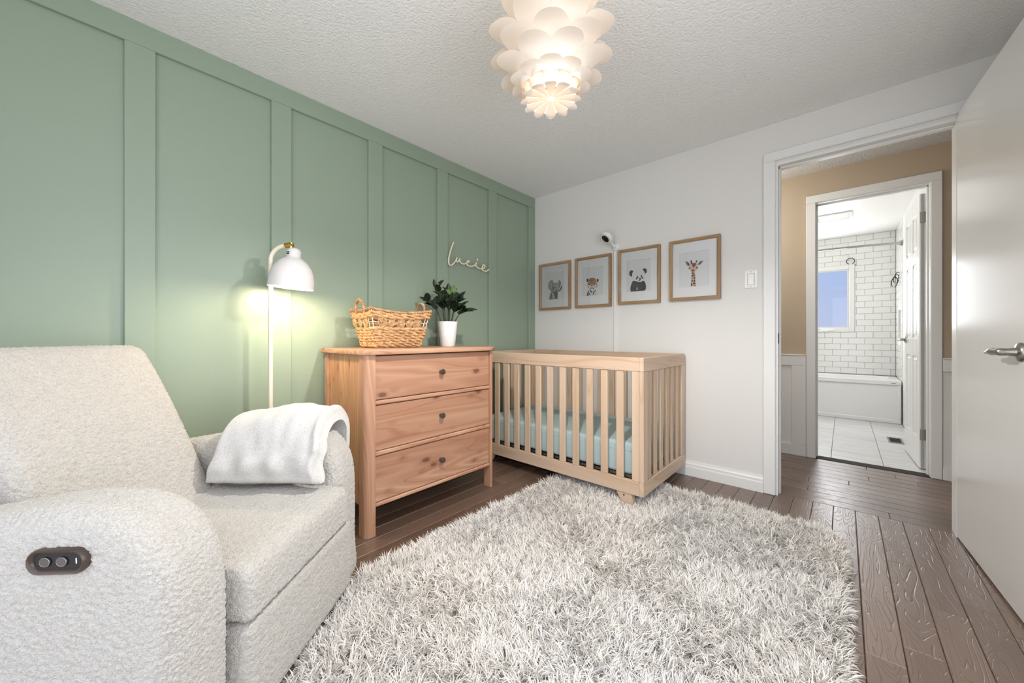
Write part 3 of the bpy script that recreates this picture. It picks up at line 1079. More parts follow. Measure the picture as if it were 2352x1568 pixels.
# ------------------------------------------------------------------ armchair (local x = facing, local y = away from the camera)
chair = thing('armchair', 'cream boucle recliner armchair with rounded arms beside the green wall', 'armchair', (CO.x, CO.y, 0), math.radians(40.1))
ARM = [(0.398, 0.035), (0.402, 0.20), (0.403, 0.38), (0.398, 0.47), (0.380, 0.545), (0.335, 0.605), (0.270, 0.640), (0.17, 0.652), (0.05, 0.640), (-0.10, 0.612), (-0.28, 0.580), (-0.42, 0.555), (-0.455, 0.50), (-0.455, 0.25), (-0.45, 0.035), (-0.2, 0.03), (0.1, 0.03), (0.3, 0.03)]
for y0, y1 in ((-0.420, -0.250), (0.252, 0.420)):
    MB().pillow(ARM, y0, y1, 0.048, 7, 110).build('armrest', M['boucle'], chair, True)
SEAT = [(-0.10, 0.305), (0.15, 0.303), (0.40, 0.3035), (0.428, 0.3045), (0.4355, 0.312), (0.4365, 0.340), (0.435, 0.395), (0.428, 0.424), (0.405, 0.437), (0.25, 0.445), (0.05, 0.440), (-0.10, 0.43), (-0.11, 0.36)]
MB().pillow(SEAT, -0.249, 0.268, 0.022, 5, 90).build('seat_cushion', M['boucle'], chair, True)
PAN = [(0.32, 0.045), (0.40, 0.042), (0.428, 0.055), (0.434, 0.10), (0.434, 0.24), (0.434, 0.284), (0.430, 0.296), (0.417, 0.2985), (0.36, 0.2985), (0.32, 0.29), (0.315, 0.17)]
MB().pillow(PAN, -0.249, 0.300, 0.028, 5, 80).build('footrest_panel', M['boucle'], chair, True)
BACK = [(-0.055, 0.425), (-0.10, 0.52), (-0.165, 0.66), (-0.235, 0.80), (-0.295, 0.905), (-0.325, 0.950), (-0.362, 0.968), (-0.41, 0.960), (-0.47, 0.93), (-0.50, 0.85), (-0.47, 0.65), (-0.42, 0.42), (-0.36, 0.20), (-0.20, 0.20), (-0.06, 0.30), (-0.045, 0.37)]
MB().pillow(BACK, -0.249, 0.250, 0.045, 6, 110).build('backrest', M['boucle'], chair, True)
box(-0.40, 0.30, -0.36, 0.36, 0.0095, 0.06, 0.004).build('base', M['blackmatte'], chair)
# woolly nubs: fine remesh pushed out by a cell texture
nub = bpy.data.textures.new('nubs', 'VORONOI'); nub.noise_scale = 0.0075
for o in list(chair.children):
    if o.name.split('.')[0] in ('armrest', 'seat_cushion', 'footrest_panel', 'backrest'):
        near = o.name == 'armrest'
        m = o.modifiers.new('remesh', 'REMESH'); m.mode = 'VOXEL'; m.voxel_size = 0.0030 if near else 0.0040; m.use_smooth_shade = True
        m = o.modifiers.new('nubs', 'DISPLACE'); m.texture = nub; m.texture_coords = 'LOCAL'; m.strength = -0.0068; m.mid_level = 0.5
# control panel in the outer side of the near arm
pc = Vector((0.188, -0.4232, 0.563))
def stadium(hx, hz, n=10):
    return [(hx - hz + hz * math.cos(t), hz * math.sin(t)) for t in [-PI / 2 + PI * k / n for k in range(n + 1)]] + [(-hx + hz + hz * math.cos(t), hz * math.sin(t)) for t in [PI / 2 + PI * k / n for k in range(n + 1)]]
TP = Matrix.Translation(pc) @ Matrix.Rotation(math.radians(-3), 4, 'Y')
bz = MB(TP)
rings = [(0.0600, 0.0245, 0.010), (0.0600, 0.0245, -0.005), (0.0570, 0.0220, -0.0085), (0.0530, 0.0185, -0.0075), (0.0490, 0.0150, -0.0018), (0.0490, 0.0150, 0.004)]
vs, fs = [], []
n = len(stadium(1, .5))
for hx, hz_, d in rings: vs += [(p[0], d, p[1]) for p in stadium(hx, hz_)]
for j in range(len(rings) - 1):
    for i in range(n): fs.append((j * n + i, j * n + (i + 1) % n, (j + 1) * n + (i + 1) % n, (j + 1) * n + i))
bz.add(vs, fs)
cp = bz.build('control_panel', M['brownplastic'], chair, 50)
MB(TP).prism([(p[0] * 1, p[1]) for p in stadium(0.0495, 0.0155)], -0.0020, 0.003).build('plate', M['blackmatte'], cp)
for dx in (-0.024, 0.010):
    MB(TP).prism([(p[0] + dx, p[1]) for p in stadium(0.0098, 0.0078)], -0.0050, -0.0015).build('button', M['brownplastic'], cp)
    rg = [(p[0] + dx, -0.0045, p[1]) for p in stadium(0.0102, 0.0082)]
    MB(TP).tube(rg, 0.0007, 6, closed=True).build('button_ring', M['nickel'], cp, True)
MB(TP).box(0.036, 0.0385, -0.0028, -0.0015, -0.0055, 0.0055, 0.0005).build('port', M['white_gloss'], cp)

# ------------------------------------------------------------------ fleece blanket thrown over the far arm
PATH = [(0.220, 0.462), (0.226, 0.505), (0.231, 0.56), (0.240, 0.615), (0.262, 0.655), (0.300, 0.676), (0.345, 0.680), (0.390, 0.668), (0.425, 0.630), (0.436, 0.57), (0.438, 0.52)]


def blanket():
    p3 = [Vector((0, a, c)) for a, c in PATH]
    rs = random.Random(5)

    def sheet(u, v):
        # u across the arm (0 seat .. 1 outside), v along the arm (0 rear .. 1 front)
        m = len(PATH) - 1
        t = u * m
        c = curve_pt(p3, t)
        c2 = curve_pt(p3, min(t + 0.05, m)); c1 = curve_pt(p3, max(t - 0.05, 0))
        tg = (c2 - c1).normalized(); nr = Vector((0, -tg.z, tg.y))
        if nr.z < 0 and 0.3 < u < 0.8: nr = -nr
        w0, w1 = -0.060 + 0.03 * u + 0.02 * math.sin(4 * u), 0.372 - 0.03 * u
        if u < 0.35:
            k = (0.35 - u) / 0.35
            w1 += -0.01 * k + 0.005 * math.sin(28 * u); w0 -= 0.0 + 0.0 * k
        xx = w0 + (w1 - w0) * v
        # arm surface falls towards the rear
        drop = 0.0
        if xx < 0.17: drop = -(0.17 - xx) * 0.16
        if xx > 0.22: drop = -((xx - 0.22) / 0.17) ** 2 * 0.030
        q = Vector((xx, c.y, c.z + drop * min(1, max(0, (c.z - 0.46) / 0.18))))
        f = 0.010 * mnoise.noise(Vector((xx * 9, u * 3.0, 1.3))) + 0.006 * mnoise.noise(Vector((xx * 22, u * 7, 4.0)))
        f += 0.006 * math.sin(xx * 26 + u * 4) * (0.4 + u * 0.6) * (0.3 if u < .2 else 1)
        e = min(v, 1 - v)
        return q, nr, f, e

    nu, nv = 70, 64
    th = 0.044
    top, bot = [], []
    for i in range(nu):
        for j in range(nv):
            u, v = i / (nu - 1), j / (nv - 1)
            q, nr, f, e = sheet(u, v)
            eu = min(u, 1 - u)
            k = min(1.0, math.sqrt(max(0.0, 1 - (1 - min(1, e / 0.045)) ** 2)), math.sqrt(max(0.0, 1 - (1 - min(1, eu / 0.05)) ** 2)))
            lip = 0.014 * math.exp(-((v - 0.955) / 0.035) ** 2) * (1 if u > 0.25 else 0.5) + 0.022 * math.exp(-((u - 0.16) / 0.08) ** 2) * (0.7 + 0.5 * math.sin(v * 17 + 1) * math.sin(v * 7))
            bot.append(q + nr * 0.004)
            top.append(q + nr * (0.004 + (th + f + lip) * k))
    mb = MB()
    N = nu * nv
    fs = []
    for i in range(nu - 1):
        for j in range(nv - 1):
            a, c, d, e = i * nv + j, i * nv + j + 1, (i + 1) * nv + j + 1, (i + 1) * nv + j
            fs.append((a, c, d, e)); fs.append((a + N, e + N, d + N, c + N))
    for i in range(nu - 1):
        for j in (0, nv - 1):
            a, c = i * nv + j, (i + 1) * nv + j
            fs.append((a, c, c + N, a + N))
    for j in range(nv - 1):
        for i in (0, nu - 1):
            a, c = i * nv + j, i * nv + j + 1
            fs.append((a, c, c + N, a + N))
    mb.add([tuple(p) for p in top + bot], fs)
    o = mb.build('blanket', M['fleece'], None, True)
    o.location = (CO.x, CO.y, 0); o.rotation_euler = (0, 0, math.radians(40.1))
    tag(o, 'fluffy white fleece blanket folded over the far arm of the cream armchair', 'blanket')


def curve_pt(P, t):
    m = len(P) - 1
    i = min(int(t), m - 1); u = t - i
    p1, p2 = P[i], P[i + 1]
    p0 = P[i - 1] if i > 0 else p1 * 2 - p2
    p3 = P[i + 2] if i + 2 <= m else p2 * 2 - p1
    return 0.5 * ((2 * p1) + (p2 - p0) * u + (2 * p0 - 5 * p1 + 4 * p2 - p3) * u * u + (3 * p1 - p0 - 3 * p2 + p3) * u ** 3)


blanket()

# ------------------------------------------------------------------ floor lamp
LP = Vector((0.16, -2.283, 0)); LB = Vector((0.235, -2.216, 0))
lamp = thing('floor_lamp', 'slim ivory floor lamp with a white dome shade lit between armchair and dresser', 'lamp', LP)
MB().lathe([(0, 0), (0.115, 0), (0.118, 0.006), (0.112, 0.016), (0.02, 0.022), (0.012, 0.03), (0, 0.03)], 40).build('base', M['lamppole'], lamp, 40)
d = (LB - LP)
pts = [(0, 0, 0.02), (0, 0, 0.7), (0, 0, 1.30)]
for k in range(1, 11):
    t = PI / 2 * k / 10
    pts.append((d.x * 0.80 * (1 - math.cos(t)), d.y * 0.80 * (1 - math.cos(t)), 1.37 + 0.077 * math.sin(t)))
pts.append((d.x * 0.86, d.y * 0.86, 1.448))
MB().tube(pts, 0.0105, 14).build('pole', M['lamppole'], lamp, True)
br = MB()
br.tube([(d.x * 0.72, d.y * 0.72, 1.4455), (d.x * 1.08, d.y * 1.08, 1.4515)], 0.0125, 14)
br.tube([(d.x * 1.0, d.y * 1.0, 1.462), (d.x * 1.0, d.y * 1.0, 1.425)], 0.0105, 14)
br.build('brass_joint', M['brass'], lamp, 40)
SH = Matrix.Translation((d.x, d.y, 1.238)) @ Matrix.Rotation(math.radians(-5), 4, Vector((0.667, -0.745, 0)))
prof = [(0.1005, 0.0), (0.1005, 0.012), (0.099, 0.040), (0.094, 0.070), (0.084, 0.098), (0.068, 0.122), (0.050, 0.139), (0.036, 0.147), (0.031, 0.152), (0.0305, 0.168), (0.031, 0.180), (0.026, 0.190), (0.016, 0.196), (0.0, 0.197)]
inn = [(0.0, 0.150), (0.034, 0.143), (0.049, 0.134), (0.066, 0.118), (0.081, 0.095), (0.091, 0.068), (0.096, 0.039), (0.0975, 0.012), (0.098, 0.0)]
sh = MB(SH).lathe(prof[::-1] + inn[::-1], 48).build('lamp_shade', M['lampwhite'], lamp, 50)
MB(SH).box(-0.004, 0.018, -0.0325, -0.0305, 0.157, 0.175, 0.0005)
TL = SH @ Matrix.Rotation(math.radians(42 - 22), 4, 'Z')
lab = MB(TL).box(-0.010, 0.012, -0.0325, -0.0300, 0.157, 0.176, 0.0004).build('sticker', M['white_plastic'], sh)
MB(TL).box(-0.0085, 0.0105, -0.0332, -0.0324, 0.160, 0.166, 0.0001).box(-0.0085, 0.0105, -0.0332, -0.0324, 0.1675, 0.1735, 0.0001).build('sticker_print', M['black'], sh)
MB(SH).lathe([(0, 0.045), (0.014, 0.050), (0.022, 0.065), (0.022, 0.082), (0.013, 0.105), (0.012, 0.14), (0, 0.14)], 20).build('bulb', M['bulb'], lamp, True)
pl_ = bpy.data.lights.new('lamp_light', 'POINT'); pl_.energy = 9.5; pl_.color = (1.0, 0.82, 0.57); pl_.shadow_soft_size = 0.03
plo = bpy.data.objects.new('lamp_light', pl_); COL.objects.link(plo); plo.parent = lamp; plo.location = (d.x, d.y, 1.262)

# ------------------------------------------------------------------ pine dresser
DT = 0.934
dr = thing('dresser', 'knotty pine chest of three wide drawers standing against the green wall', 'dresser', (0.27, -1.525, 0))
DL = (0.27, -1.525, 0)
def dpart(name, mb, mat, parent=None, smooth=False):
    off = Vector(DL)
    mb.v = [(p[0] - off.x, p[1] - off.y, p[2]) for p in mb.v]
    return mb.build(name, mat, parent or dr, smooth)
# top with rounded front corners and edge
tp = [(0.022, -1.995), (0.485, -1.995), (0.515, -1.986), (0.536, -1.966), (0.545, -1.935), (0.545, -1.125), (0.536, -1.094), (0.515, -1.074), (0.485, -1.065), (0.022, -1.065)]
def inset(poly, k):
    n = len(poly); out = []
    for i in range(n):
        a, c = poly[i - 1], poly[(i + 1) % n]
        dx, dy = c[0] - a[0], c[1] - a[1]; l = math.hypot(dx, dy)
        out.append((poly[i][0] - dy / l * k, poly[i][1] + dx / l * k))
    return out
tb = MB(); n = len(tp)
lay = [(0.006, 0.907), (0.0015, 0.910), (0.0, 0.916), (0.0, 0.926), (0.0025, 0.932), (0.008, 0.934)]
vs, fs = [], []
for k, z in lay: vs += [(p[0], p[1], z) for p in inset(tp, k)]
for j in range(len(lay) - 1):
    for i in range(n): fs.append((j * n + i, j * n + (i + 1) % n, (j + 1) * n + (i + 1) % n, (j + 1) * n + i))
fs += [tuple(range(n))[::-1], tuple(range((len(lay) - 1) * n, len(lay) * n))]
tb.add(vs, fs)
dpart('top', tb, M['pine_y'], smooth=35)
# corner posts: front ones with a rounded outer corner
for (ya, yb, out) in ((-1.978, -1.922, -1), (-1.112, -1.082, 1)):
    r = 0.03 if out < 0 else 0.016
    xs0, xs1 = (0.452, 0.513) if out < 0 else (0.455, 0.513)
    yo, yi = (ya, yb) if out < 0 else (yb, ya)
    pp = [(xs0, yi), (xs1, yi)] + [(xs1 - r + r * math.cos(t), yo - out * r + out * r * math.sin(t)) for t in [PI / 2 * k / 6 for k in range(7)]] + [(xs0, yo)]
    dpart('post', MB().prism(pp, 0.0, 0.907, axis=2), M['pine_z'], smooth=40)
for (ya, yb) in ((-1.975, -1.922), (-1.112, -1.085)):
    dpart('post', box(0.022, 0.07, ya, yb, 0.0, 0.907, 0.003), M['pine_z'])
# side panels made of boards
for y0, y1 in ((-1.966, -1.945), (-1.108, -1.090)):
    k = 0
    xx = 0.0705
    while xx < 0.4515:
        x1 = min(xx + 0.0635, 0.4515)
        dpart('side_board', box(xx, x1, y0, y1, 0.145, 0.9065, 0.0012), M['pine_side']); xx = x1
dpart('back_panel', box(0.024, 0.034, -1.922, -1.112, 0.145, 0.9065), M['pine_side'])
DW0, DW1 = -1.9215, -1.1125
zr = [(0.654, 0.676), (0.397, 0.4195), (0.141, 0.1605)]
for z0, z1 in zr:
    dpart('rail', box(0.06, 0.511, DW0, DW1, z0, z1, 0.005), M['pine_y'])
zd = [(0.679, 0.901), (0.422, 0.650), (0.163, 0.393)]
for z0, z1 in zd:
    f = dpart('drawer', box(0.483, 0.5035, DW0 + 0.0025, DW1 - 0.0025, z0, z1, 0.0025), M['pine_y'])
    dpart('drawer_box', box(0.08, 0.483, DW0 + 0.02, DW1 - 0.02, z0 + 0.01, z1 - 0.03), M['pine_y'], f)
    kb = MB().lathe([(0, 0), (0.010, 0), (0.0085, 0.004), (0.0065, 0.010), (0.007, 0.015), (0.0155, 0.020), (0.0165, 0.026), (0.0135, 0.031), (0.0, 0.033)], 24, Matrix.Translation((0.5035, -1.513, (z0 + z1) / 2 + 0.004)) @ Matrix.Rotation(PI / 2, 4, 'Y'))
    dpart('knob', kb, M['darkmetal'], f, 50)

# ------------------------------------------------------------------ wicker basket on the dresser
BA = math.radians(-3)
bk = thing('wicker_basket', 'woven rush basket with two loop handles standing on the pine dresser', 'basket', (0.238, -1.672, DT), BA)
# local: +x faces the room (front), y along the front
HB, HT = (0.092, 0.138), (0.135, 0.190)   # half depth / half width at the base and at the rim
BH = 0.222


def bper(h, s):
    """point on the basket wall: h height, s 0..1 round the rounded rectangle"""
    k = h / BH
    hx = HB[0] + (HT[0] - HB[0]) * k; hy = HB[1] + (HT[1] - HB[1]) * k
    P4 = [(hx, -hy), (hx, hy), (-hx, hy), (-hx, -hy)]
    per = [2 * hy, 2 * hx, 2 * hy, 2 * hx]
    L = sum(per); t = (s % 1) * L
    i = 0
    while t > per[i]: t -= per[i]; i += 1
    a, c = P4[i], P4[(i + 1) % 4]
    u = t / per[i]
    nx, ny = ((1, 0), (0, 1), (-1, 0), (0, -1))[i]
    sag = 0.018 * k * k * math.sin(PI * u) ** 1.0 if i in (0, 2) else 0.012 * k * k * math.sin(PI * u)
    return Vector((a[0] + (c[0] - a[0]) * u, a[1] + (c[1] - a[1]) * u, h - sag + 0.004 * k)), Vector((nx, ny, 0)), i, u


def strand(h, r, amp, ph, nw, seg=6, n=150, tw=0.0):
    pts = []; rr = []
    for k in range(n):
        s = k / n
        p, nr, i, u = bper(h, s)
        wv = math.sin(2 * PI * (nw * s) + ph)
        pts.append(p + nr * (amp * wv) + Vector((0, 0, 0.0045 * math.cos(2 * PI * nw * s + ph))))
        rr.append(r * (0.82 + 0.30 * abs(math.cos(2 * PI * nw * s / 1.0 + ph * 1.3)) + 0.12 * mnoise.noise(Vector((s * 40, h * 70, ph)))))
    return pts, rr


ri = random.Random(11)
rows_h = [0.0165, 0.029, 0.045, 0.061, 0.077, 0.093, 0.110, 0.180, 0.196]
for q, h in enumerate(rows_h):
    mb = MB()
    big = 1.12 if q in (6, 7, 8) else 1.0
    for ph in (0, PI):
        pts, rr = strand(h, 0.0074 * big, 0.0056, ph + q * 0.9, 9 + (q % 2), 7)
        mb.tube(pts, rr, 7, closed=True)
    mb.build('weave_row', M['wicker'], bk, True)
for nm, h, r in (('rim', 0.216, 0.0080), ('foot_rim', 0.0066, 0.0040)):
    mb = MB()
    pts = []; n = 150
    for k in range(n):
        p, nr, i, u = bper(h, k / n); pts.append(p)
    mb.tube(pts, r * 0.75, 8, closed=True)
    # wrapped cord round the rim
    cp_ = []
    m = 1500
    for k in range(m):
        p, nr, i, u = bper(h, k / m)
        t = 2 * PI * k / m * 88
        cp_.append(p + nr * (r * math.cos(t)) + Vector((0, 0, r * math.sin(t))))
    mb.tube(cp_, 0.0026, 4, closed=True)
    mb.build(nm, M['wicker'], bk, True)
# wire uprights and the open middle band
wm = MB()
for s in [0.0, 0.03, 0.09, 0.16, 0.22, 0.274, 0.30, 0.40, 0.46, 0.495, 0.56, 0.63, 0.70, 0.768, 0.80, 0.90, 0.96]:
    wm.tube([bper(h, s)[0] for h in (0.004, 0.05, 0.11, 0.16, 0.216)], 0.0022, 6)
wm.tube([bper(0.146, k / 80)[0] for k in range(80)], 0.0020, 6, closed=True)
wm.build('wire_frame', M['wickerwire'], bk, True)
# coiled rosettes
peri = 0.274 * 1.0
for side, ss in ((0, [0.045, 0.092, 0.140, 0.186, 0.228]), (3, [0.80, 0.868, 0.93]), (2, [0.55, 0.62, 0.69]), (1, [0.33, 0.40, 0.46])):
    for q, s in enumerate(ss):
        p, nr, i, u = bper(0.146, s)
        tg = Vector((-nr.y, nr.x, 0))
        upv = (bper(0.166, s)[0] - bper(0.126, s)[0]).normalized()
        R = 0.0285 if q % 2 == 0 else 0.023
        pts = []
        for k in range(56):
            t = 2 * PI * 3.3 * k / 55
            rr_ = 0.004 + (R - 0.004) * k / 55
            pts.append(p + nr * (0.006 - 0.004 * k / 55) + tg * (rr_ * math.cos(t)) + upv * (rr_ * math.sin(t)))
        MB().tube(pts, 0.0036, 6).build('coil', M['wicker'], bk, True)
# handles on the short sides
for sy in (-1, 1):
    pts = []
    for k in range(15):
        t = PI * k / 14
        pts.append((0.056 * math.cos(t), sy * (0.188 + 0.012 * math.sin(t)), 0.195 + 0.078 * math.sin(t) ** 0.8))
    pts = [Vector(p) for p in pts]
    mb = MB().tube(pts, 0.0062, 8)
    cv = curve3(pts, 420)
    cp_ = []
    for k, p in enumerate(cv):
        t = 2 * PI * k / 420 * 26
        tg = (cv[min(k + 1, 419)] - cv[max(k - 1, 0)]).normalized()
        s1 = Vector((0, 1, 0)); s2 = tg.cross(s1)
        cp_.append(p + s1 * (0.0068 * math.cos(t)) + s2 * (0.0068 * math.sin(t)))
    mb.tube(cp_, 0.0027, 4)
    mb.build('handle', M['wicker'], bk, True)
MB().box(-0.084, 0.084, -0.130, 0.130, 0.0005, 0.006, 0.002).build('basket_floor', M['wicker'], bk)

# ------------------------------------------------------------------ potted plant on the dresser
pp_ = thing('potted_plant', 'dark green glossy-leaved plant in a white tapered pot on the dresser', 'plant', (0.255, -1.262, DT))
MB().lathe([(0, 0), (0.046, 0), (0.049, 0.004), (0.066, 0.158), (0.068, 0.166), (0.066, 0.167), (0.063, 0.160), (0.058, 0.145), (0, 0.145)], 40).build('pot', M['ceramic'], pp_, 40)
MB().lathe([(0, 0.150), (0.03, 0.149), (0.0595, 0.146)], 24).build('soil', M['soil'], pp_, True)


def leaf(mb, base, dirv, up, L, W):
    dirv = dirv.normalized()
    side = dirv.cross(up).normalized(); nrm = side.cross(dirv)
    nu, nv = 9, 5
    def fn(a, c):
        t = a; s = c * 2 - 1
        wd = W * (math.sin(PI * min(1, t ** 0.8)) ** 0.75) * 0.5 + 0.0008
        return base + dirv * (L * t) + side * (s * wd) + nrm * (0.30 * abs(s) * wd - 0.16 * L * t * t)
    mb.grid(fn, nu, nv)


rl = random.Random(21)
# plant stems: camera-right (lateral) and height offsets of their tips
CR = Vector((0.746, 0.666, 0)); CF = Vector((-0.666, 0.746, 0))
stems = [(-0.150, 0.145, 0.02, 4, 0), (-0.075, 0.240, -0.01, 4, 0), (0.000, 0.215, 0.03, 5, 0), (0.040, 0.205, -0.03, 4, 1), (0.075, 0.160, 0.03, 5, 0), (0.150, 0.075, -0.02, 4, 0), (-0.03, 0.14, -0.05, 4, 0), (0.03, 0.13, -0.06, 4, 0), (0.09, 0.10, -0.05, 4, 0)]
for lat, ht, dep, nl, young in stems:
    b0 = Vector((0, 0, 0.148)) + CR * (lat * 0.26) + CF * (dep * 0.5)
    tipp = Vector((0, 0, 0.165)) + CR * lat + CF * dep + Vector((0, 0, ht))
    midp = b0 * 0.45 + tipp * 0.55 + Vector((0, 0, 0.02)) - CR * (lat * 0.10)
    cv = curve3([b0, midp, tipp], 14)
    st_ = MB().tube(cv, [0.0040 - 0.0018 * k / 13 for k in range(14)], 7).build('stem', M['stem'], pp_, True)
    for q in range(nl):
        t = 0.52 + 0.48 * q / max(nl - 1, 1)
        i = min(int(t * 13), 12)
        p = cv[i]; tg = (cv[i + 1] - cv[i]).normalized()
        for sgn in (-1, 1):
            if q == nl - 1 and sgn == 1:
                dv = tg
            else:
                az = CR * math.cos(q * 1.3 + lat * 9) + CF * math.sin(q * 1.3 + lat * 9)
                dv = (tg * 0.75 + az * sgn * 0.75 + Vector((0, 0, 0.15))).normalized()
            L = (0.062 + 0.018 * rl.random()) * (0.8 if young else 1)
            mb = MB()
            upv = Vector((0, 0, 1)) if abs(dv.z) < 0.9 else CF
            leaf(mb, p, dv, (upv + CF * -0.5).normalized(), L, L * 0.58)
            mb.build('leaf', M['leaf_young'] if (young and q >= nl - 2) else M['leaf'], st_, True)

# ------------------------------------------------------------------ crib in the corner
crib = thing('crib', 'pale wooden slatted baby crib standing in the corner under the animal pictures', 'crib', (0.72, -0.40, 0))
CRL = (0.72, -0.40, 0)
def cpart(name, mb, mat, smooth=False, parent=None):
    mb.v = [(p[0] - CRL[0], p[1] - CRL[1], p[2]) for p in mb.v]
    return mb.build(name, mat, parent or crib, smooth)
X0, X1, Y0, Y1 = 0.030, 1.410, -0.772, -0.032
ZT, ZR, ZB0, ZB1 = 0.877, 0.796, 0.076, 0.158
PWD = 0.070; PT = 0.026
e = 0.0025
# corner posts (L made of the end of the side and of the end panel)
for sx in (0, 1):
    for sy in (0, 1):
        xa, xb = (X0, X0 + PWD) if sx == 0 else (X1 - PWD, X1)
        ya, yb = (Y0, Y0 + PWD * .92) if sy == 0 else (Y1 - PWD * .92, Y1)
        yf = (Y0, Y0 + PT) if sy == 0 else (Y1 - PT, Y1)
        xf = (X0, X0 + PT) if sx == 0 else (X1 - PT, X1)
        mb = MB()
        xi = (X0 + PT + .0003, xb) if sx == 0 else (xa, X1 - PT - .0003)
        mb.box(xi[0], xi[1], yf[0], yf[1], ZB1 + .0004, ZR - .0004, e)
        mb.box(xf[0], xf[1], ya, yb, ZB1 + .0004, ZR - .0004, e)
        cpart('corner_post', mb, M['beech_z'])
for (ya, yb) in ((Y0, Y0 + PT), (Y1 - PT, Y1)):
    cpart('top_rail', box(X0 + PT + .0003, X1 - PT - .0003, ya, yb, ZR, ZT, e), M['beech_x'])
    cpart('bottom_rail', box(X0 + PT + .0003, X1 - PT - .0003, ya, yb, ZB0, ZB1, e), M['beech_x'])
for (xa, xb) in ((X0, X0 + PT), (X1 - PT, X1)):
    cpart('top_rail', box(xa, xb, Y0, Y1, ZR, ZT, e), M['beech_y'])
    cpart('bottom_rail', box(xa, xb, Y0, Y1, ZB0, ZB1, e), M['beech_y'])
sl = box(-0.0235, 0.0235, -0.008, 0.008, ZB1, ZR, 0.003)
first = None
def slat_at(xc, yc, rot):
    global first
    if first is None:
        first = sl.build('slat', M['beech_z'], crib)
        o = first
    else:
        o = first.copy(); COL.objects.link(o); o.parent = crib
    o.location = (xc - CRL[0], yc - CRL[1], 0); o.rotation_euler = (0, 0, rot)
for xc in (0.135, 0.238, 0.341, 0.440, 0.5435, 0.6435, 0.746, 0.8495, 0.9525, 1.0555, 1.158, 1.262):
    for yc in (Y0 + 0.014, Y1 - 0.014):
        slat_at(xc, yc, 0)
for yc in (-0.659, -0.563, -0.4635, -0.363, -0.2695, -0.170):
    for xc in (X0 + 0.014, X1 - 0.014):
        slat_at(xc, yc, PI / 2)
cpart('mattress_base', box(X0 + PT + .004, X1 - PT - .004, Y0 + PT + .004, Y1 - PT - .004, 0.160, 0.176, 0.002), M['darkmetal'])
for sx, xl in ((-1, 0.155), (1, 1.285)):
    for sy, yl in ((-1, -0.748), (1, -0.105)):
        # flat tapering foot, slanting outwards
        mb = MB()
        pf = [(-0.046, 0.0765), (0.048, 0.0765), (0.062, 0.03), (0.062, 0.012), (0.052, 0.010), (0.0, 0.010), (-0.012, 0.016)]
        mb.prism([(xl + sx * p[0], p[1]) for p in pf], yl - 0.018, yl + 0.018)
        lg = cpart('leg', mb, M['beech_z'])
        cpart('screw_cap', MB().lathe([(0, 0), (0.005, 0), (0.005, 0.002), (0, 0.002)], 14, Matrix.Translation((xl + sx * 0.004, yl - 0.018, 0.060)) @ Matrix.Rotation(PI / 2, 4, 'X')), M['darkmetal'], False, lg)
mt = MB()
rr = [(-0.68, 0.178), (0.68, 0.178)]
prof = [(X0 + .05, 0.182), (0.4, 0.179), (0.72, 0.179), (1.05, 0.179), (X1 - .05, 0.182), (X1 - .034, 0.20), (X1 - .033, 0.27), (X1 - .034, 0.33), (X1 - .052, 0.356), (1.05, 0.3625), (0.72, 0.364), (0.4, 0.3625), (X0 + .052, 0.356), (X0 + .034, 0.33), (X0 + .033, 0.27), (X0 + .034, 0.20)]
mt.pillow(prof, Y0 + PT + .008, Y1 - PT - .008, 0.022, 6, 90)
mo = mt.build('mattress', M['sheet'], None, True)
tag(mo, 'crib mattress in a pale mint green fitted sheet lying inside the wooden crib', 'mattress')
pp = [(X0 + PT + .0085 + 0, 0), ]
sm = MB()
for yy in (Y0 + PT + .0075,):
    sm.tube([(X0 + .06, yy, 0.318), (X1 - .06, yy, 0.318)], 0.0012, 6)
so = sm.build('seam', M['sheet'], mo, True)

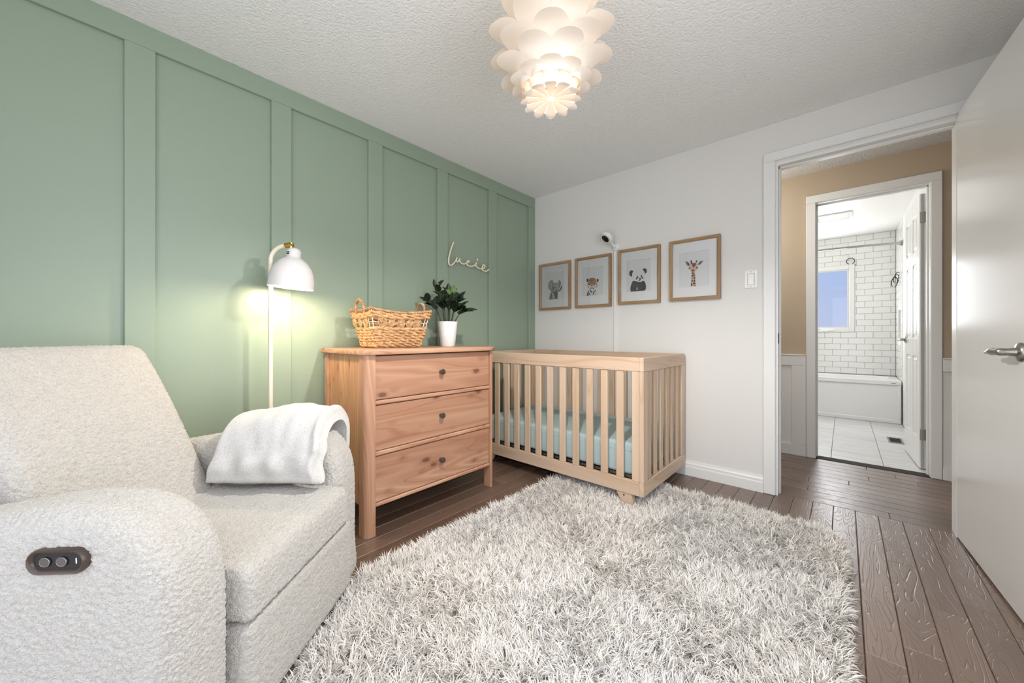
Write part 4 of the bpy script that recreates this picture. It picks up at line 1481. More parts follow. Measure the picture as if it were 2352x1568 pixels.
# ------------------------------------------------------------------ four framed animal prints
ART={
 'ele':((0.2596,1.4667),(0.3491,0.4357),[(-96.5,126.6),(92.5,126.0),(94.6,-124.0),(-94.2,-116.8)],[
  ((138,138,130),[(-44.6,-45.3),(-60.3,-77.0),(-68.0,-118.6),(33.8,-120.6),(32.9,-69.5),(21.6,-45.2),(-17.9,-42.0)]),
  ((165,165,158),[(-35.7,-57.0),(-26.8,-119.5),(-0.3,-120.5),(-9.1,-73.5),(-22.4,-54.4)]),
  ((70,68,62),[(-46.8,-67.0),(-37.9,-64.1),(-40.1,-119.7),(-53.6,-118.8)]),
  ((70,68,62),[(-17.9,-51.1),(-0.3,-50.7),(29.4,-54.9),(19.4,-115.3),(6.3,-114.5),(-6.9,-77.3)]),
  ((30,28,26),[(-68.0,-113.1),(33.8,-116.3),(33.8,-121.0),(-68.0,-118.9)]),
  ((138,138,130),[(-40.1,61.9),(-58.1,54.6),(-71.6,39.4),(-78.4,16.2),(-72.5,-15.5),(-53.6,-35.4),(-31.2,-53.7),(-21.5,-59.9),(-22.4,-32.6),(-18.8,3.5),(-25.5,33.2),(-17.9,47.0),(-26.8,58.0)]),
  ((165,165,158),[(-42.4,49.4),(-58.1,36.3),(-64.8,11.3),(-58.1,-15.0),(-40.1,-27.4),(-31.2,-2.7),(-33.5,30.3)]),
  ((138,138,130),[(34.6,41.8),(46.7,52.8),(62.7,40.8),(67.8,20.7),(58.4,0.1),(49.8,-20.6),(41.1,1.6)]),
  ((70,68,62),[(56.2,18.2),(65.7,19.1),(51.9,-22.6),(45.5,-22.1)]),
  ((165,165,158),[(-22.4,27.4),(4.1,32.1),(30.3,31.4),(45.5,13.8),(49.8,-9.9),(45.5,-38.2),(34.6,-48.1),(-0.3,-43.4),(-17.9,-25.7)]),
  ((70,68,62),[(-36.4,32.7),(-17.9,23.7),(0.4,29.2),(-1.0,32.3),(-17.9,30.3),(-35.0,35.6)]),
  ((70,68,62),[(-26.8,14.8),(-22.4,-21.8),(-24.6,-50.3),(-20.2,-51.1),(-13.5,-22.3),(-22.4,15.0)]),
  ((165,165,158),[(-0.3,-27.2),(34.6,-35.5),(54.1,-30.0),(62.7,-14.6),(67.0,1.1),(76.8,0.2),(76.8,-26.5),(62.7,-48.6),(39.0,-53.8),(4.1,-45.6)]),
  ((30,28,26),[(-10.3,-29.4),(11.3,-47.4),(39.7,-52.7),(63.6,-43.5),(73.7,-19.9),(74.4,-1.6),(70.6,-0.8),(66.2,-17.7),(57.5,-39.0),(38.3,-46.3),(14.4,-41.7),(-7.9,-27.1)]),
  ((30,28,26),[(4.1,-12.0),(1.8,-15.9),(-3.8,-17.1),(-9.4,-14.9),(-11.7,-10.6),(-9.4,-6.7),(-3.8,-5.5),(1.8,-7.7)]),
 ]),
 'tig':((0.6582,1.4698),(0.3428,0.4365),[(-102.6,125.3),(91.6,123.1),(93.9,-120.0),(-96.2,-114.3)],[
  ((225,224,218),[(-47.4,-61.3),(-57.3,-84.9),(-65.3,-121.1),(34.2,-122.4),(36.1,-102.7),(26.6,-71.0),(11.2,-54.1),(-27.7,-50.8)]),
  ((30,28,26),[(-47.4,-64.8),(-55.3,-85.1),(-65.3,-121.1),(-39.5,-121.2),(-49.4,-92.6)]),
  ((30,28,26),[(-49.6,-79.4),(-39.6,-106.0),(-21.7,-122.2),(-18.1,-119.7),(-31.6,-102.2),(-45.2,-78.1)]),
  ((30,28,26),[(-40.1,-65.6),(-26.9,-84.3),(-11.5,-97.4),(-6.4,-94.0),(-16.8,-77.4),(-35.1,-62.1)]),
  ((30,28,26),[(22.5,-72.3),(2.3,-87.1),(-6.3,-115.8),(-0.8,-118.0),(12.4,-93.0),(26.8,-76.1)]),
  ((30,28,26),[(9.9,-61.9),(0.2,-74.9),(2.8,-76.6),(12.5,-63.6)]),
  ((30,28,26),[(29.1,-98.0),(13.7,-119.2),(16.4,-120.8),(31.7,-99.6)]),
  ((30,28,26),[(43.4,-116.9),(41.1,-119.7),(36.5,-119.4),(34.2,-116.2),(36.5,-113.4),(41.1,-113.8)]),
  ((30,28,26),[(-43.5,16.9),(-45.6,7.9),(-51.1,2.7),(-58.0,3.4),(-63.6,9.7),(-65.7,19.2),(-63.6,28.2),(-58.0,33.4),(-51.1,32.7),(-45.6,26.4)]),
  ((30,28,26),[(53.3,7.2),(51.4,-0.7),(46.4,-5.1),(40.3,-4.6),(35.4,0.9),(33.5,9.2),(35.4,17.1),(40.3,21.5),(46.4,20.9),(51.4,15.4)]),
  ((205,165,130),[(39.6,-16.5),(36.8,-30.5),(28.7,-42.4),(16.2,-50.7),(0.8,-54.3),(-15.7,-52.9),(-31.3,-46.5),(-44.0,-35.9),(-52.4,-22.3),(-55.3,-7.4),(-52.4,6.9),(-44.0,18.9),(-31.3,27.1),(-15.7,30.5),(0.8,28.8),(16.2,22.2),(28.7,11.5),(36.8,-1.9)]),
  ((178,125,82),[(28.5,1.1),(24.9,-9.0),(14.7,-16.4),(0.0,-19.7),(-16.4,-18.2),(-31.4,-12.1),(-41.7,-2.6),(-45.4,8.4),(-41.7,18.6),(-31.4,26.1),(-16.4,29.2),(0.0,27.5),(14.7,21.3),(24.9,11.9)]),
  ((225,224,218),[(13.9,-47.5),(10.7,-53.1),(1.9,-56.6),(-10.1,-57.1),(-22.2,-54.5),(-31.1,-49.4),(-34.4,-43.2),(-31.1,-37.6),(-22.2,-34.1),(-10.1,-33.6),(1.9,-36.2),(10.7,-41.3)]),
  ((225,224,218),[(-27.7,-29.9),(-31.2,-39.4),(-39.5,-42.8),(-47.9,-37.9),(-51.4,-27.7),(-47.9,-18.2),(-39.5,-14.9),(-31.2,-19.7)]),
  ((225,224,218),[(35.4,-35.6),(32.2,-45.6),(24.7,-49.1),(17.0,-44.2),(13.9,-33.7),(17.0,-23.7),(24.7,-20.2),(32.2,-25.2)]),
  ((30,28,26),[(-56.9,-18.8),(-52.3,-41.0),(-40.7,-52.3),(-38.3,-50.7),(-46.5,-39.3),(-53.8,-18.4)]),
  ((30,28,26),[(-38.8,23.9),(-19.3,29.1),(6.6,26.5),(25.8,15.7),(27.4,17.9),(8.1,31.7),(-20.5,34.7),(-40.2,26.6)]),
  ((30,28,26),[(-38.5,10.1),(-26.1,16.3),(-19.5,18.4),(-20.3,21.1),(-29.3,21.4),(-40.5,12.5)]),
  ((30,28,26),[(23.4,13.1),(11.9,19.5),(10.5,17.2),(22.0,10.8)]),
  ((30,28,26),[(-22.5,5.4),(-14.2,13.4),(-5.5,14.0),(6.2,4.0),(8.4,5.8),(-3.1,18.9),(-17.8,18.4),(-25.1,7.2)]),
  ((30,28,26),[(-23.1,-5.1),(-12.6,-18.4),(0.4,-11.1),(-1.3,-8.7),(-11.5,-13.0),(-20.7,-3.6)]),
  ((30,28,26),[(-13.5,8.2),(-8.9,-2.7),(-6.0,-1.9),(-10.6,8.9)]),
  ((30,28,26),[(32.7,-20.2),(34.3,-36.7),(25.2,-53.0),(27.9,-54.5),(40.3,-38.3),(35.7,-20.0)]),
  ((30,28,26),[(-46.3,-3.0),(-38.4,3.2),(-40.6,5.4),(-48.5,-0.8)]),
  ((30,28,26),[(27.9,-5.0),(22.1,4.1),(19.5,3.0),(25.3,-6.2)]),
  ((30,28,26),[(-26.2,-19.6),(-29.1,-23.7),(-36.4,-24.9),(-43.6,-22.4),(-46.6,-17.7),(-43.6,-13.5),(-36.4,-12.4),(-29.1,-14.9)]),
  ((30,28,26),[(23.1,-22.5),(20.2,-26.6),(13.1,-27.7),(6.0,-25.3),(3.1,-20.6),(6.0,-16.5),(13.1,-15.3),(20.2,-17.8)]),
  ((120,60,40),[(-5.5,-33.6),(-8.0,-37.3),(-14.0,-38.4),(-20.1,-36.2),(-22.6,-32.1),(-20.1,-28.4),(-14.0,-27.3),(-8.0,-29.5)]),
  ((30,28,26),[(-31.0,-57.7),(-12.1,-56.3),(10.6,-61.3),(11.7,-57.4),(-12.1,-48.0),(-32.3,-53.6)]),
 ]),
 'pan':((1.0620,1.4779),(0.3372,0.4390),[(-101.8,125.8),(91.7,125.5),(91.7,-122.0),(-99.6,-122.3)],[
  ((32,31,30),[(-39.6,22.2),(-41.6,11.4),(-47.3,3.2),(-55.5,-0.9),(-64.7,0.1),(-73.1,6.0),(-78.8,15.5),(-80.9,26.8),(-78.8,37.7),(-73.1,46.0),(-64.7,49.9),(-55.5,48.8),(-47.3,43.0),(-41.6,33.4)]),
  ((32,31,30),[(62.2,25.1),(58.5,16.2),(51.9,10.1),(43.8,8.1),(35.8,10.6),(29.5,17.1),(26.1,26.3),(26.3,36.4),(30.2,45.4),(36.8,51.4),(44.9,53.3),(52.8,50.7),(59.1,44.2),(62.4,35.1)]),
  ((32,31,30),[(-49.8,-36.1),(-60.9,-56.2),(-69.0,-80.3),(-72.0,-97.8),(-66.4,-123.9),(-9.8,-122.4),(47.2,-121.1),(54.9,-108.6),(56.6,-88.1),(52.4,-63.5),(43.6,-48.8),(26.0,-38.4),(-17.0,-39.3)]),
  ((225,224,218),[(50.0,-1.1),(47.9,-15.6),(41.7,-28.6),(32.0,-39.0),(19.4,-45.8),(5.0,-48.7),(-10.2,-47.2),(-24.8,-41.5),(-37.7,-31.9),(-47.8,-19.4),(-54.2,-4.8),(-56.4,10.6),(-54.2,25.5),(-47.8,38.7),(-37.7,49.1),(-24.8,55.8),(-10.2,58.3),(5.0,56.4),(19.4,50.4),(32.0,40.8),(41.7,28.3),(47.9,14.0)]),
  ((225,224,218),[(33.1,-37.4),(29.7,-44.9),(20.6,-49.7),(8.2,-50.6),(-4.4,-47.2),(-13.6,-40.5),(-17.0,-32.3),(-13.6,-24.8),(-4.4,-19.9),(8.2,-19.2),(20.6,-22.6),(29.7,-29.2)]),
  ((32,31,30),[(-10.5,1.4),(-3.7,-12.7),(-15.2,-22.0),(-21.4,-31.2),(-25.7,-23.7),(-19.9,-9.2)]),
  ((32,31,30),[(16.0,4.4),(23.8,1.8),(26.0,-11.6),(36.6,-23.2),(31.3,-28.9),(21.7,-19.5),(13.2,-7.5)]),
  ((32,31,30),[(20.6,-26.4),(18.5,-30.2),(12.8,-32.2),(5.7,-31.5),(-0.0,-28.3),(-2.2,-24.0),(-0.0,-20.1),(5.7,-18.2),(12.8,-18.9),(18.5,-22.1)]),
  ((32,31,30),[(12.5,-38.1),(9.9,-40.8),(3.9,-41.4),(-2.2,-39.6),(-4.8,-36.4),(-2.2,-33.6),(3.9,-33.0),(9.9,-34.9)]),
  ((150,150,145),[(-7.6,-101.6),(-9.0,-109.3),(-12.6,-113.8),(-17.1,-113.4),(-20.7,-108.3),(-22.1,-100.3),(-20.7,-92.6),(-17.1,-88.1),(-12.6,-88.5),(-9.0,-93.6)]),
  ((80,80,76),[(-18.7,-64.4),(-13.4,-82.2),(-15.2,-95.2),(-11.7,-96.4),(-6.2,-82.0),(-15.3,-63.4)]),
 ]),
 'gir':((1.4688,1.4797),(0.3388,0.4386),[(-104.2,124.8),(96.6,123.5),(100.1,-124.7),(-96.9,-123.9)],[
  ((214,178,158),[(-17.7,-10.6),(3.7,-11.4),(8.4,-47.3),(13.1,-120.1),(-24.1,-122.5),(-19.9,-61.2)]),
  ((62,38,30),[(-2.9,-29.2),(-5.1,-34.2),(-10.4,-35.8),(-15.8,-33.0),(-18.0,-27.5),(-15.8,-22.5),(-10.4,-20.9),(-5.1,-23.7)]),
  ((62,38,30),[(4.4,-43.5),(2.5,-47.6),(-1.9,-48.9),(-6.4,-46.6),(-8.2,-42.1),(-6.4,-38.0),(-1.9,-36.7),(2.5,-39.0)]),
  ((62,38,30),[(-6.3,-47.4),(-8.2,-52.0),(-12.6,-53.5),(-17.1,-51.0),(-19.0,-46.0),(-17.1,-41.4),(-12.6,-39.9),(-8.2,-42.4)]),
  ((62,38,30),[(-11.7,-62.0),(-13.0,-64.8),(-16.1,-65.6),(-19.3,-64.1),(-20.6,-61.1),(-19.3,-58.4),(-16.1,-57.5),(-13.0,-59.0)]),
  ((62,38,30),[(6.2,-62.9),(4.4,-67.9),(-0.0,-69.7),(-4.5,-67.0),(-6.3,-61.6),(-4.5,-56.5),(-0.0,-54.8),(4.4,-57.5)]),
  ((62,38,30),[(-9.2,-82.6),(-10.6,-88.6),(-14.2,-90.9),(-17.8,-87.9),(-19.3,-81.6),(-17.8,-75.5),(-14.2,-73.3),(-10.6,-76.2)]),
  ((62,38,30),[(5.6,-82.4),(4.0,-87.9),(-0.0,-89.9),(-4.0,-87.1),(-5.7,-81.2),(-4.0,-75.7),(-0.0,-73.7),(4.0,-76.5)]),
  ((62,38,30),[(7.2,-102.7),(4.8,-108.2),(-1.0,-110.0),(-6.8,-107.1),(-9.2,-101.2),(-6.8,-95.7),(-1.0,-93.8),(4.8,-96.8)]),
  ((62,38,30),[(-12.6,-109.3),(-14.1,-117.8),(-17.7,-121.0),(-21.3,-117.1),(-22.8,-108.4),(-21.3,-99.9),(-17.7,-96.6),(-14.1,-100.5)]),
  ((62,38,30),[(12.2,-120.0),(9.4,-121.7),(2.8,-121.8),(-3.9,-120.5),(-6.6,-118.3),(-3.9,-116.6),(2.8,-116.5),(9.4,-117.8)]),
  ((120,120,115),[(-61.6,63.1),(-51.9,63.5),(-39.1,53.2),(-32.7,40.5),(-34.3,26.1),(-47.1,32.1),(-56.8,45.3)]),
  ((62,38,30),[(-48.7,56.2),(-39.1,51.5),(-32.7,38.8),(-34.3,26.1),(-43.9,35.1)]),
  ((120,120,115),[(22.5,25.6),(25.6,38.0),(41.0,52.6),(60.9,53.3),(51.8,41.2),(44.1,30.5),(34.9,26.1)]),
  ((85,82,78),[(27.1,34.4),(44.1,50.6),(50.2,48.1),(37.9,29.0)]),
  ((214,178,158),[(-23.1,44.3),(-12.0,47.9),(10.0,44.0),(20.9,28.5),(23.1,8.1),(13.1,-7.5),(4.4,-17.2),(-19.0,-15.2),(-27.9,-2.6),(-38.1,12.2),(-34.3,30.5)]),
  ((62,38,30),[(-26.3,64.4),(-15.2,65.3),(-13.3,43.0),(-24.1,41.1)]),
  ((62,38,30),[(10.0,56.8),(20.0,63.9),(18.7,45.6),(8.4,43.6)]),
  ((112,66,48),[(-18.3,42.0),(-2.5,44.0),(13.1,39.6),(6.2,22.0),(-6.3,10.0),(-12.6,26.0)]),
  ((62,38,30),[(-26.3,8.8),(-27.4,4.9),(-30.2,2.8),(-33.8,3.2),(-36.7,6.0),(-37.8,10.2),(-36.7,14.0),(-33.8,16.1),(-30.2,15.7),(-27.4,12.9)]),
  ((62,38,30),[(23.7,6.7),(22.6,2.9),(19.8,0.8),(16.4,1.2),(13.6,4.0),(12.5,8.1),(13.6,11.9),(16.4,14.0),(19.8,13.5),(22.6,10.8)]),
  ((92,45,38),[(1.2,-10.1),(-0.8,-14.2),(-6.2,-16.3),(-12.8,-15.5),(-18.2,-12.2),(-20.2,-7.6),(-18.2,-3.4),(-12.8,-1.4),(-6.2,-2.2),(-0.8,-5.5)]),
 ]),
}
SIGN=[(-1.0235,1.7255),(-1.0425,1.6847),(-1.0587,1.6395),(-1.0693,1.5997),(-1.0725,1.5655),(-1.0653,1.5455),(-1.0519,1.5421),(-1.0344,1.5521),(-1.0126,1.5745),(-0.9974,1.5939),(-0.9911,1.6121),(-0.9961,1.5942),(-0.9955,1.5813),(-0.985,1.5775),(-0.9738,1.5879),(-0.9631,1.6079),(-0.9648,1.5946),(-0.9569,1.5806),(-0.9399,1.5723),(-0.9199,1.5719),(-0.8997,1.5804),(-0.8865,1.5956),(-0.8763,1.6042),(-0.8698,1.6014),(-0.8719,1.5933),(-0.8763,1.6042),(-0.8865,1.5944),(-0.8915,1.5804),(-0.8851,1.5692),(-0.8645,1.5628),(-0.8407,1.5644),(-0.8166,1.5723),(-0.7983,1.5862),(-0.7854,1.6028),(-0.7953,1.5855),(-0.7891,1.5717),(-0.7675,1.561),(-0.7425,1.5576),(-0.7236,1.5636),(-0.7172,1.5795),(-0.7109,1.5938),(-0.6965,1.594),(-0.691,1.5832),(-0.7013,1.569),(-0.722,1.5592),(-0.7172,1.5507),(-0.6981,1.5451),(-0.6787,1.5453),(-0.6592,1.5537),(-0.6434,1.5652)]
SIGN_DOT=[(-0.7743,1.6363),(-0.7784,1.6186)]


LAB = {'ele': ('framed elephant print in thin oak frame, leftmost picture over the crib', 'ele'),
       'tig': ('framed tiger cub print in thin oak frame, left of the white cable cover', 'tig'),
       'pan': ('framed panda print in thin oak frame, right of the white cable cover', 'pan'),
       'gir': ('framed giraffe print in thin oak frame, nearest the light switch', 'gir')}
PAPER = (228, 228, 226)
for key, ((cx, cz), (fw_, fh), win, polys) in ART.items():
    t = thing('picture_frame', LAB[key][0], 'picture', (cx, -0.004, cz), 0, 'framed animal prints over the crib')
    if key == 'gir':
        t.rotation_euler = (math.radians(-0.7), 0, math.radians(-1.0)); t.location.y = -0.0075
    w2_, h2_ = fw_ / 2, fh / 2
    bw = 0.0215
    fr = MB()
    D = 0.024
    def mitre(ax):
        pass
    # four mitred mouldings with a sloped inner lip
    sec = [(0.0, 0.0), (0.0, -D), (bw * 0.75, -D), (bw, -D + 0.004), (bw, 0.0)]
    cn = [(-w2_, -h2_, 1, 1), (w2_, -h2_, -1, 1), (w2_, h2_, -1, -1), (-w2_, h2_, 1, -1)]
    for q in range(4):
        a, c = cn[q], cn[(q + 1) % 4]
        vs = []
        for (px, pz, sx, sz) in (a, c):
            for (i_, d_) in sec: vs.append((px + sx * i_, d_, pz + sz * i_))
        n_ = len(sec)
        fs = [(i, (i + 1) % n_, n_ + (i + 1) % n_, n_ + i) for i in range(n_)]
        MB().add(vs, fs).build('moulding', M['frame_wood_x'] if q % 2 == 0 else M['frame_wood'], t)
    # mat board with the window cut out
    x0_ = sum(p[0] for p in (win[0], win[3])) / 2000; x1_ = sum(p[0] for p in (win[1], win[2])) / 2000
    z1_ = (win[0][1] + win[1][1]) / 2000; z0_ = (win[2][1] + win[3][1]) / 2000
    mo_ = [(-w2_ + .004, -h2_ + .004), (w2_ - .004, -h2_ + .004), (w2_ - .004, h2_ - .004), (-w2_ + .004, h2_ - .004)]
    mi_ = [(x0_, z0_), (x1_, z0_), (x1_, z1_), (x0_, z1_)]
    mi2 = [(x0_ + .0014, z0_ + .0014), (x1_ - .0014, z0_ + .0014), (x1_ - .0014, z1_ - .0014), (x0_ + .0014, z1_ - .0014)]
    vs = [(p[0], -0.0095, p[1]) for p in mo_] + [(p[0], -0.0095, p[1]) for p in mi_] + [(p[0], -0.0075, p[1]) for p in mi2]
    fs = [(i, (i + 1) % 4, 4 + (i + 1) % 4, 4 + i) for i in range(4)] + [(4 + i, 4 + (i + 1) % 4, 8 + (i + 1) % 4, 8 + i) for i in range(4)]
    MB().add(vs, fs).build('mat_board', M['mat_board'], t)
    # the print: one flat sheet of inked shapes
    vs, fs, cols = [], [], []
    m_ = 0.006
    sheet = [(x0_ - m_, z0_ - m_), (x1_ + m_, z0_ - m_), (x1_ + m_, z1_ + m_), (x0_ - m_, z1_ + m_)]
    def face(poly_, y, col):
        k = len(vs)
        vs.extend([(p[0], y, p[1]) for p in poly_]); fs.append(tuple(range(k, k + len(poly_))))
        c = srgb(*col); cols.extend([c] * len(poly_))
    face(sheet, -0.0060, PAPER)
    for q, (col, poly_) in enumerate(polys):
        face([(p[0] / 1000, p[1] / 1000) for p in poly_], -0.00605 - 0.00003 * (q + 1), col)
    me = bpy.data.meshes.new('print'); me.from_pydata(vs, [], fs)
    ca = me.attributes.new('ink', 'FLOAT_COLOR', 'POINT')
    ca.data.foreach_set('color', [v for c in cols for v in c])
    bm = bmesh.new(); bm.from_mesh(me)
    bmesh.ops.triangulate(bm, faces=bm.faces[:], ngon_method='EAR_CLIP')
    bm.to_mesh(me); bm.free()
    me.materials.append(M['print'])
    po = bpy.data.objects.new('print', me); COL.objects.link(po); po.parent = t
    box(-w2_ + .004, w2_ - .004, -0.0142, -0.0122, -h2_ + .004, h2_ - .004).build('glass', M['glass'], t)
    box(-w2_ + .004, w2_ - .004, -0.0045, 0.0, -h2_ + .004, h2_ - .004).build('backing', M['frame_wood'], t)

# ------------------------------------------------------------------ name sign on the green wall
sg = MB()
cv = curve3([(0.0265, y, z) for y, z in SIGN], 230)
sg.tube(cv, 0.0062, 8)
sg.tube(curve3([(0.0265, y, z) for y, z in SIGN_DOT], 5), 0.0058, 8)
so_ = sg.build('name_sign', M['sign'], None, True)
tag(so_, 'pale wooden cursive word sign mounted on the green panelled wall above the plant', 'sign')

# ------------------------------------------------------------------ baby monitor and cable cover
bmn = thing('baby_monitor', 'small white camera with a black lens on a wall arm above the framed prints', 'camera', (0.862, 0, 1.733))
MB().lathe([(0, 0), (0.034, 0), (0.034, 0.006), (0.028, 0.014), (0.014, 0.018), (0, 0.019)], 28, Matrix.Rotation(PI / 2, 4, 'X')).build('wall_mount', M['white_gloss'], bmn, 40)
MB().tube(curve3([(0, -0.012, 0.0), (-0.012, -0.045, 0.022), (-0.016, -0.075, 0.045), (-0.018, -0.100, 0.058)], 12), [0.014, 0.012, 0.011, 0.0105, 0.010, 0.010, 0.0095, 0.009, 0.009, 0.009, 0.009, 0.009], 14).build('arm', M['white_gloss'], bmn, True)
HD = Matrix.Translation((-0.020, -0.122, 0.062)) @ Matrix.Scale(1.25, 4) @ Vector((-0.30, -0.62, -0.72)).to_track_quat('Z', 'Y').to_matrix().to_4x4()
hd_ = MB().lathe([(0, -0.030), (0.022, -0.027), (0.038, -0.016), (0.046, 0.0), (0.046, 0.010), (0.042, 0.016), (0.034, 0.0175), (0.0262, 0.0155)], 32, HD).build('head', M['white_gloss'], bmn, True)
MB().lathe([(0.026, 0.0145), (0.014, 0.018), (0, 0.019)], 28, HD).build('lens', M['black'], hd_, True)
cc = box(0.847, 0.874, -0.013, -0.0002, 0.10, 1.702, 0.004).build('cable_cover', M['white_gloss'])
tag(cc, 'narrow white cable cover running down the wall between the tiger and panda prints', 'cable cover')

# ------------------------------------------------------------------ light switch, outlet
sw = thing('light_switch', 'white rocker light switch in a wall plate beside the bedroom doorway', 'switch', (1.8115, 0, 1.374))
fr = MB()
for a in ((-.036, -.0195, -.058, .058), (.0195, .036, -.058, .058), (-.0195, .0195, -.058, -.0355), (-.0195, .0195, .0355, .058)):
    fr.box(a[0], a[1], -0.0065, -0.0003, a[2], a[3], 0.0012)
fr.build('plate', M['white_plastic'], sw)
mbk = MB().prism([(-0.0345, -0.0075), (0.0345, -0.0025), (0.0345, -0.0001), (-0.0345, -0.0001)], -0.0175, 0.0175, axis=0)
mbk.v = [(x, z, y) for x, y, z in mbk.v]
mbk.build('rocker', M['white_plastic'], sw)
for zc in (-0.048, 0.048):
    MB().lathe([(0, 0), (0.003, 0), (0.003, 0.0012), (0, 0.0014)], 12, Matrix.Translation((0, -0.0065, zc)) @ Matrix.Rotation(PI / 2, 4, 'X')).build('screw', M['darkmetal'], sw)
ol = thing('wall_outlet', 'white power outlet with a plug low on the wall behind the crib slats', 'outlet', (0.345, 0, 0.39))
box(-0.036, 0.036, -0.006, -0.0003, -0.058, 0.058, 0.002).build('plate', M['white_plastic'], ol)
for zc in (0.022, -0.022):
    r_ = box(-0.016, 0.016, -0.008, -0.006, zc - 0.014, zc + 0.014, 0.001).build('socket', M['white_plastic'], ol)
    MB().box(-0.008, -0.006, -0.0085, -0.008, zc - 0.004, zc + 0.006).box(0.006, 0.008, -0.0085, -0.008, zc - 0.004, zc + 0.006).build('slots', M['black'], r_)

# ------------------------------------------------------------------ pendant lamp
PC = Vector((1.465, -1.750, RZ))
pend = thing('pendant_lamp', 'white pinecone pendant lamp of curled translucent petals glowing under the ceiling', 'lamp', PC)
MB().lathe([(0, 0), (0.06, -0.0), (0.06, -0.018), (0.052, -0.026), (0.01, -0.03), (0, -0.03)], 32).build('ceiling_rose', M['white_plastic'], pend, 40)
MB().tube([(0, 0, -0.02), (0, 0, -0.19)], 0.006, 10).build('stem', M['white_plastic'], pend, True)
zc = lambda z: z - RZ


def petal(a, r0, z0, r1, z1, w0, w1, nu=20, nv=11):
    """strip rising from the ring (r0, z0), bent outwards into a flat round tip at (r1, z1)"""
    ca, sa_ = math.cos(a), math.sin(a)
    mb = MB()
    dz = z1 - z0; dr = r1 - r0
    P0 = Vector((r0, 0, z0)); B1 = Vector((r0 + dr * 0.06, 0, z0 + dz * 1.02))
    B2 = Vector((r0 + dr * 0.30, 0, z1 + dz * 0.12)); P3 = Vector((r1, 0, z1))
    te = 0.56
    def fn(t, c):
        s = c * 2 - 1
        if t > te: t = te + (1 - te) * math.sin((t - te) / (1 - te) * PI / 2)
        p = P0 * (1 - t) ** 3 + B1 * 3 * t * (1 - t) ** 2 + B2 * 3 * t * t * (1 - t) + P3 * t ** 3
        q = ((B1 - P0) * (1 - t) ** 2 + (B2 - B1) * 2 * t * (1 - t) + (P3 - B2) * t * t).normalized()
        nrm = Vector((q.z, 0, -q.x))
        k = min(1, t / te); k = k * k * (3 - 2 * k)
        wd = w0 + (w1 - w0) * k
        if t > te: wd *= math.sqrt(max(0.0, 1 - ((t - te) / (1 - te)) ** 2)) * 0.99 + 0.01
        bow = 0.50 * (1 - k) + 0.06
        x = p.x + nrm.x * (-bow * wd * s * s); zz = p.z + nrm.z * (-bow * wd * s * s)
        y = s * wd
        return (x * ca - y * sa_, x * sa_ + y * ca, zc(zz))
    mb.grid(fn, nu, nv)
    return mb.build('petal', M['petal'], pend, True)


AX = math.atan2(-0.8156, 0.588)     # direction of the petal that faces the room's open side
tiers = [  # n, r0, z0, r1, z1, w0, w1, offset
    (10, 0.092, 1.862, 0.150, 1.920, 0.028, 0.042, 0.0),
    (8, 0.112, 1.898, 0.203, 1.968, 0.036, 0.055, 0.5),
    (8, 0.120, 1.935, 0.221, 2.008, 0.039, 0.060, 0.0),
    (8, 0.122, 1.985, 0.231, 2.068, 0.040, 0.062, 0.5),
    (8, 0.116, 2.045, 0.214, 2.128, 0.039, 0.060, 0.0),
    (8, 0.102, 2.105, 0.186, 2.178, 0.035, 0.054, 0.5),
    (8, 0.078, 2.160, 0.145, 2.228, 0.028, 0.044, 0.0)]
for n_, r0, z0, r1, z1, w0, w1, of in tiers:
    for k in range(n_):
        petal(AX + 2 * PI * (k + of) / n_, r0, z0, r1, z1, w0, w1)
# rosette of narrow tongues closing the bottom
for k in range(12):
    a = AX + PI + 2 * PI * k / 12
    ca, sa_ = math.cos(a), math.sin(a)
    mb = MB()
    def fn(t, c):
        s = c * 2 - 1
        te = 0.7
        if t > te: t = te + (1 - te) * math.sin((t - te) / (1 - te) * PI / 2)
        r = 0.013 + 0.097 * t; z = 1.866 - 0.010 * t * t
        wd = 0.0035 + 0.0190 * min(1, t * 1.2)
        if t > te: wd *= math.sqrt(max(0, 1 - ((t - te) / (1 - te)) ** 2)) * .98 + .02
        y = s * wd
        return (r * ca - y * sa_, r * sa_ + y * ca, zc(z + 0.16 * wd * s * s))
    mb.grid(fn, 14, 7); mb.build('petal', M['petal'], pend, True)
MB().lathe([(0, zc(1.975)), (0.018, zc(1.98)), (0.030, zc(2.005)), (0.028, zc(2.03)), (0.016, zc(2.06)), (0.014, zc(2.16)), (0, zc(2.16))], 24).build('bulb', M['bulb'], pend, True)
pl2 = bpy.data.lights.new('pendant_light', 'POINT'); pl2.energy = 0.62; pl2.color = (1.0, 0.86, 0.70); pl2.shadow_soft_size = 0.045
po2 = bpy.data.objects.new('pendant_light', pl2); COL.objects.link(po2); po2.parent = pend; po2.location = (0, 0, zc(1.945))

sl_ = bpy.data.lights.new('room_fill_spot', 'SPOT'); sl_.energy = 60; sl_.color = (1.0, 0.955, 0.90); sl_.shadow_soft_size = 0.035  # added fill spot below the lamp, brightens floor and room
sl_.spot_size = math.radians(168); sl_.spot_blend = 0.5
so2 = bpy.data.objects.new('room_fill_spot', sl_); COL.objects.link(so2); so2.parent = pend; so2.location = (0, 0, zc(1.785))

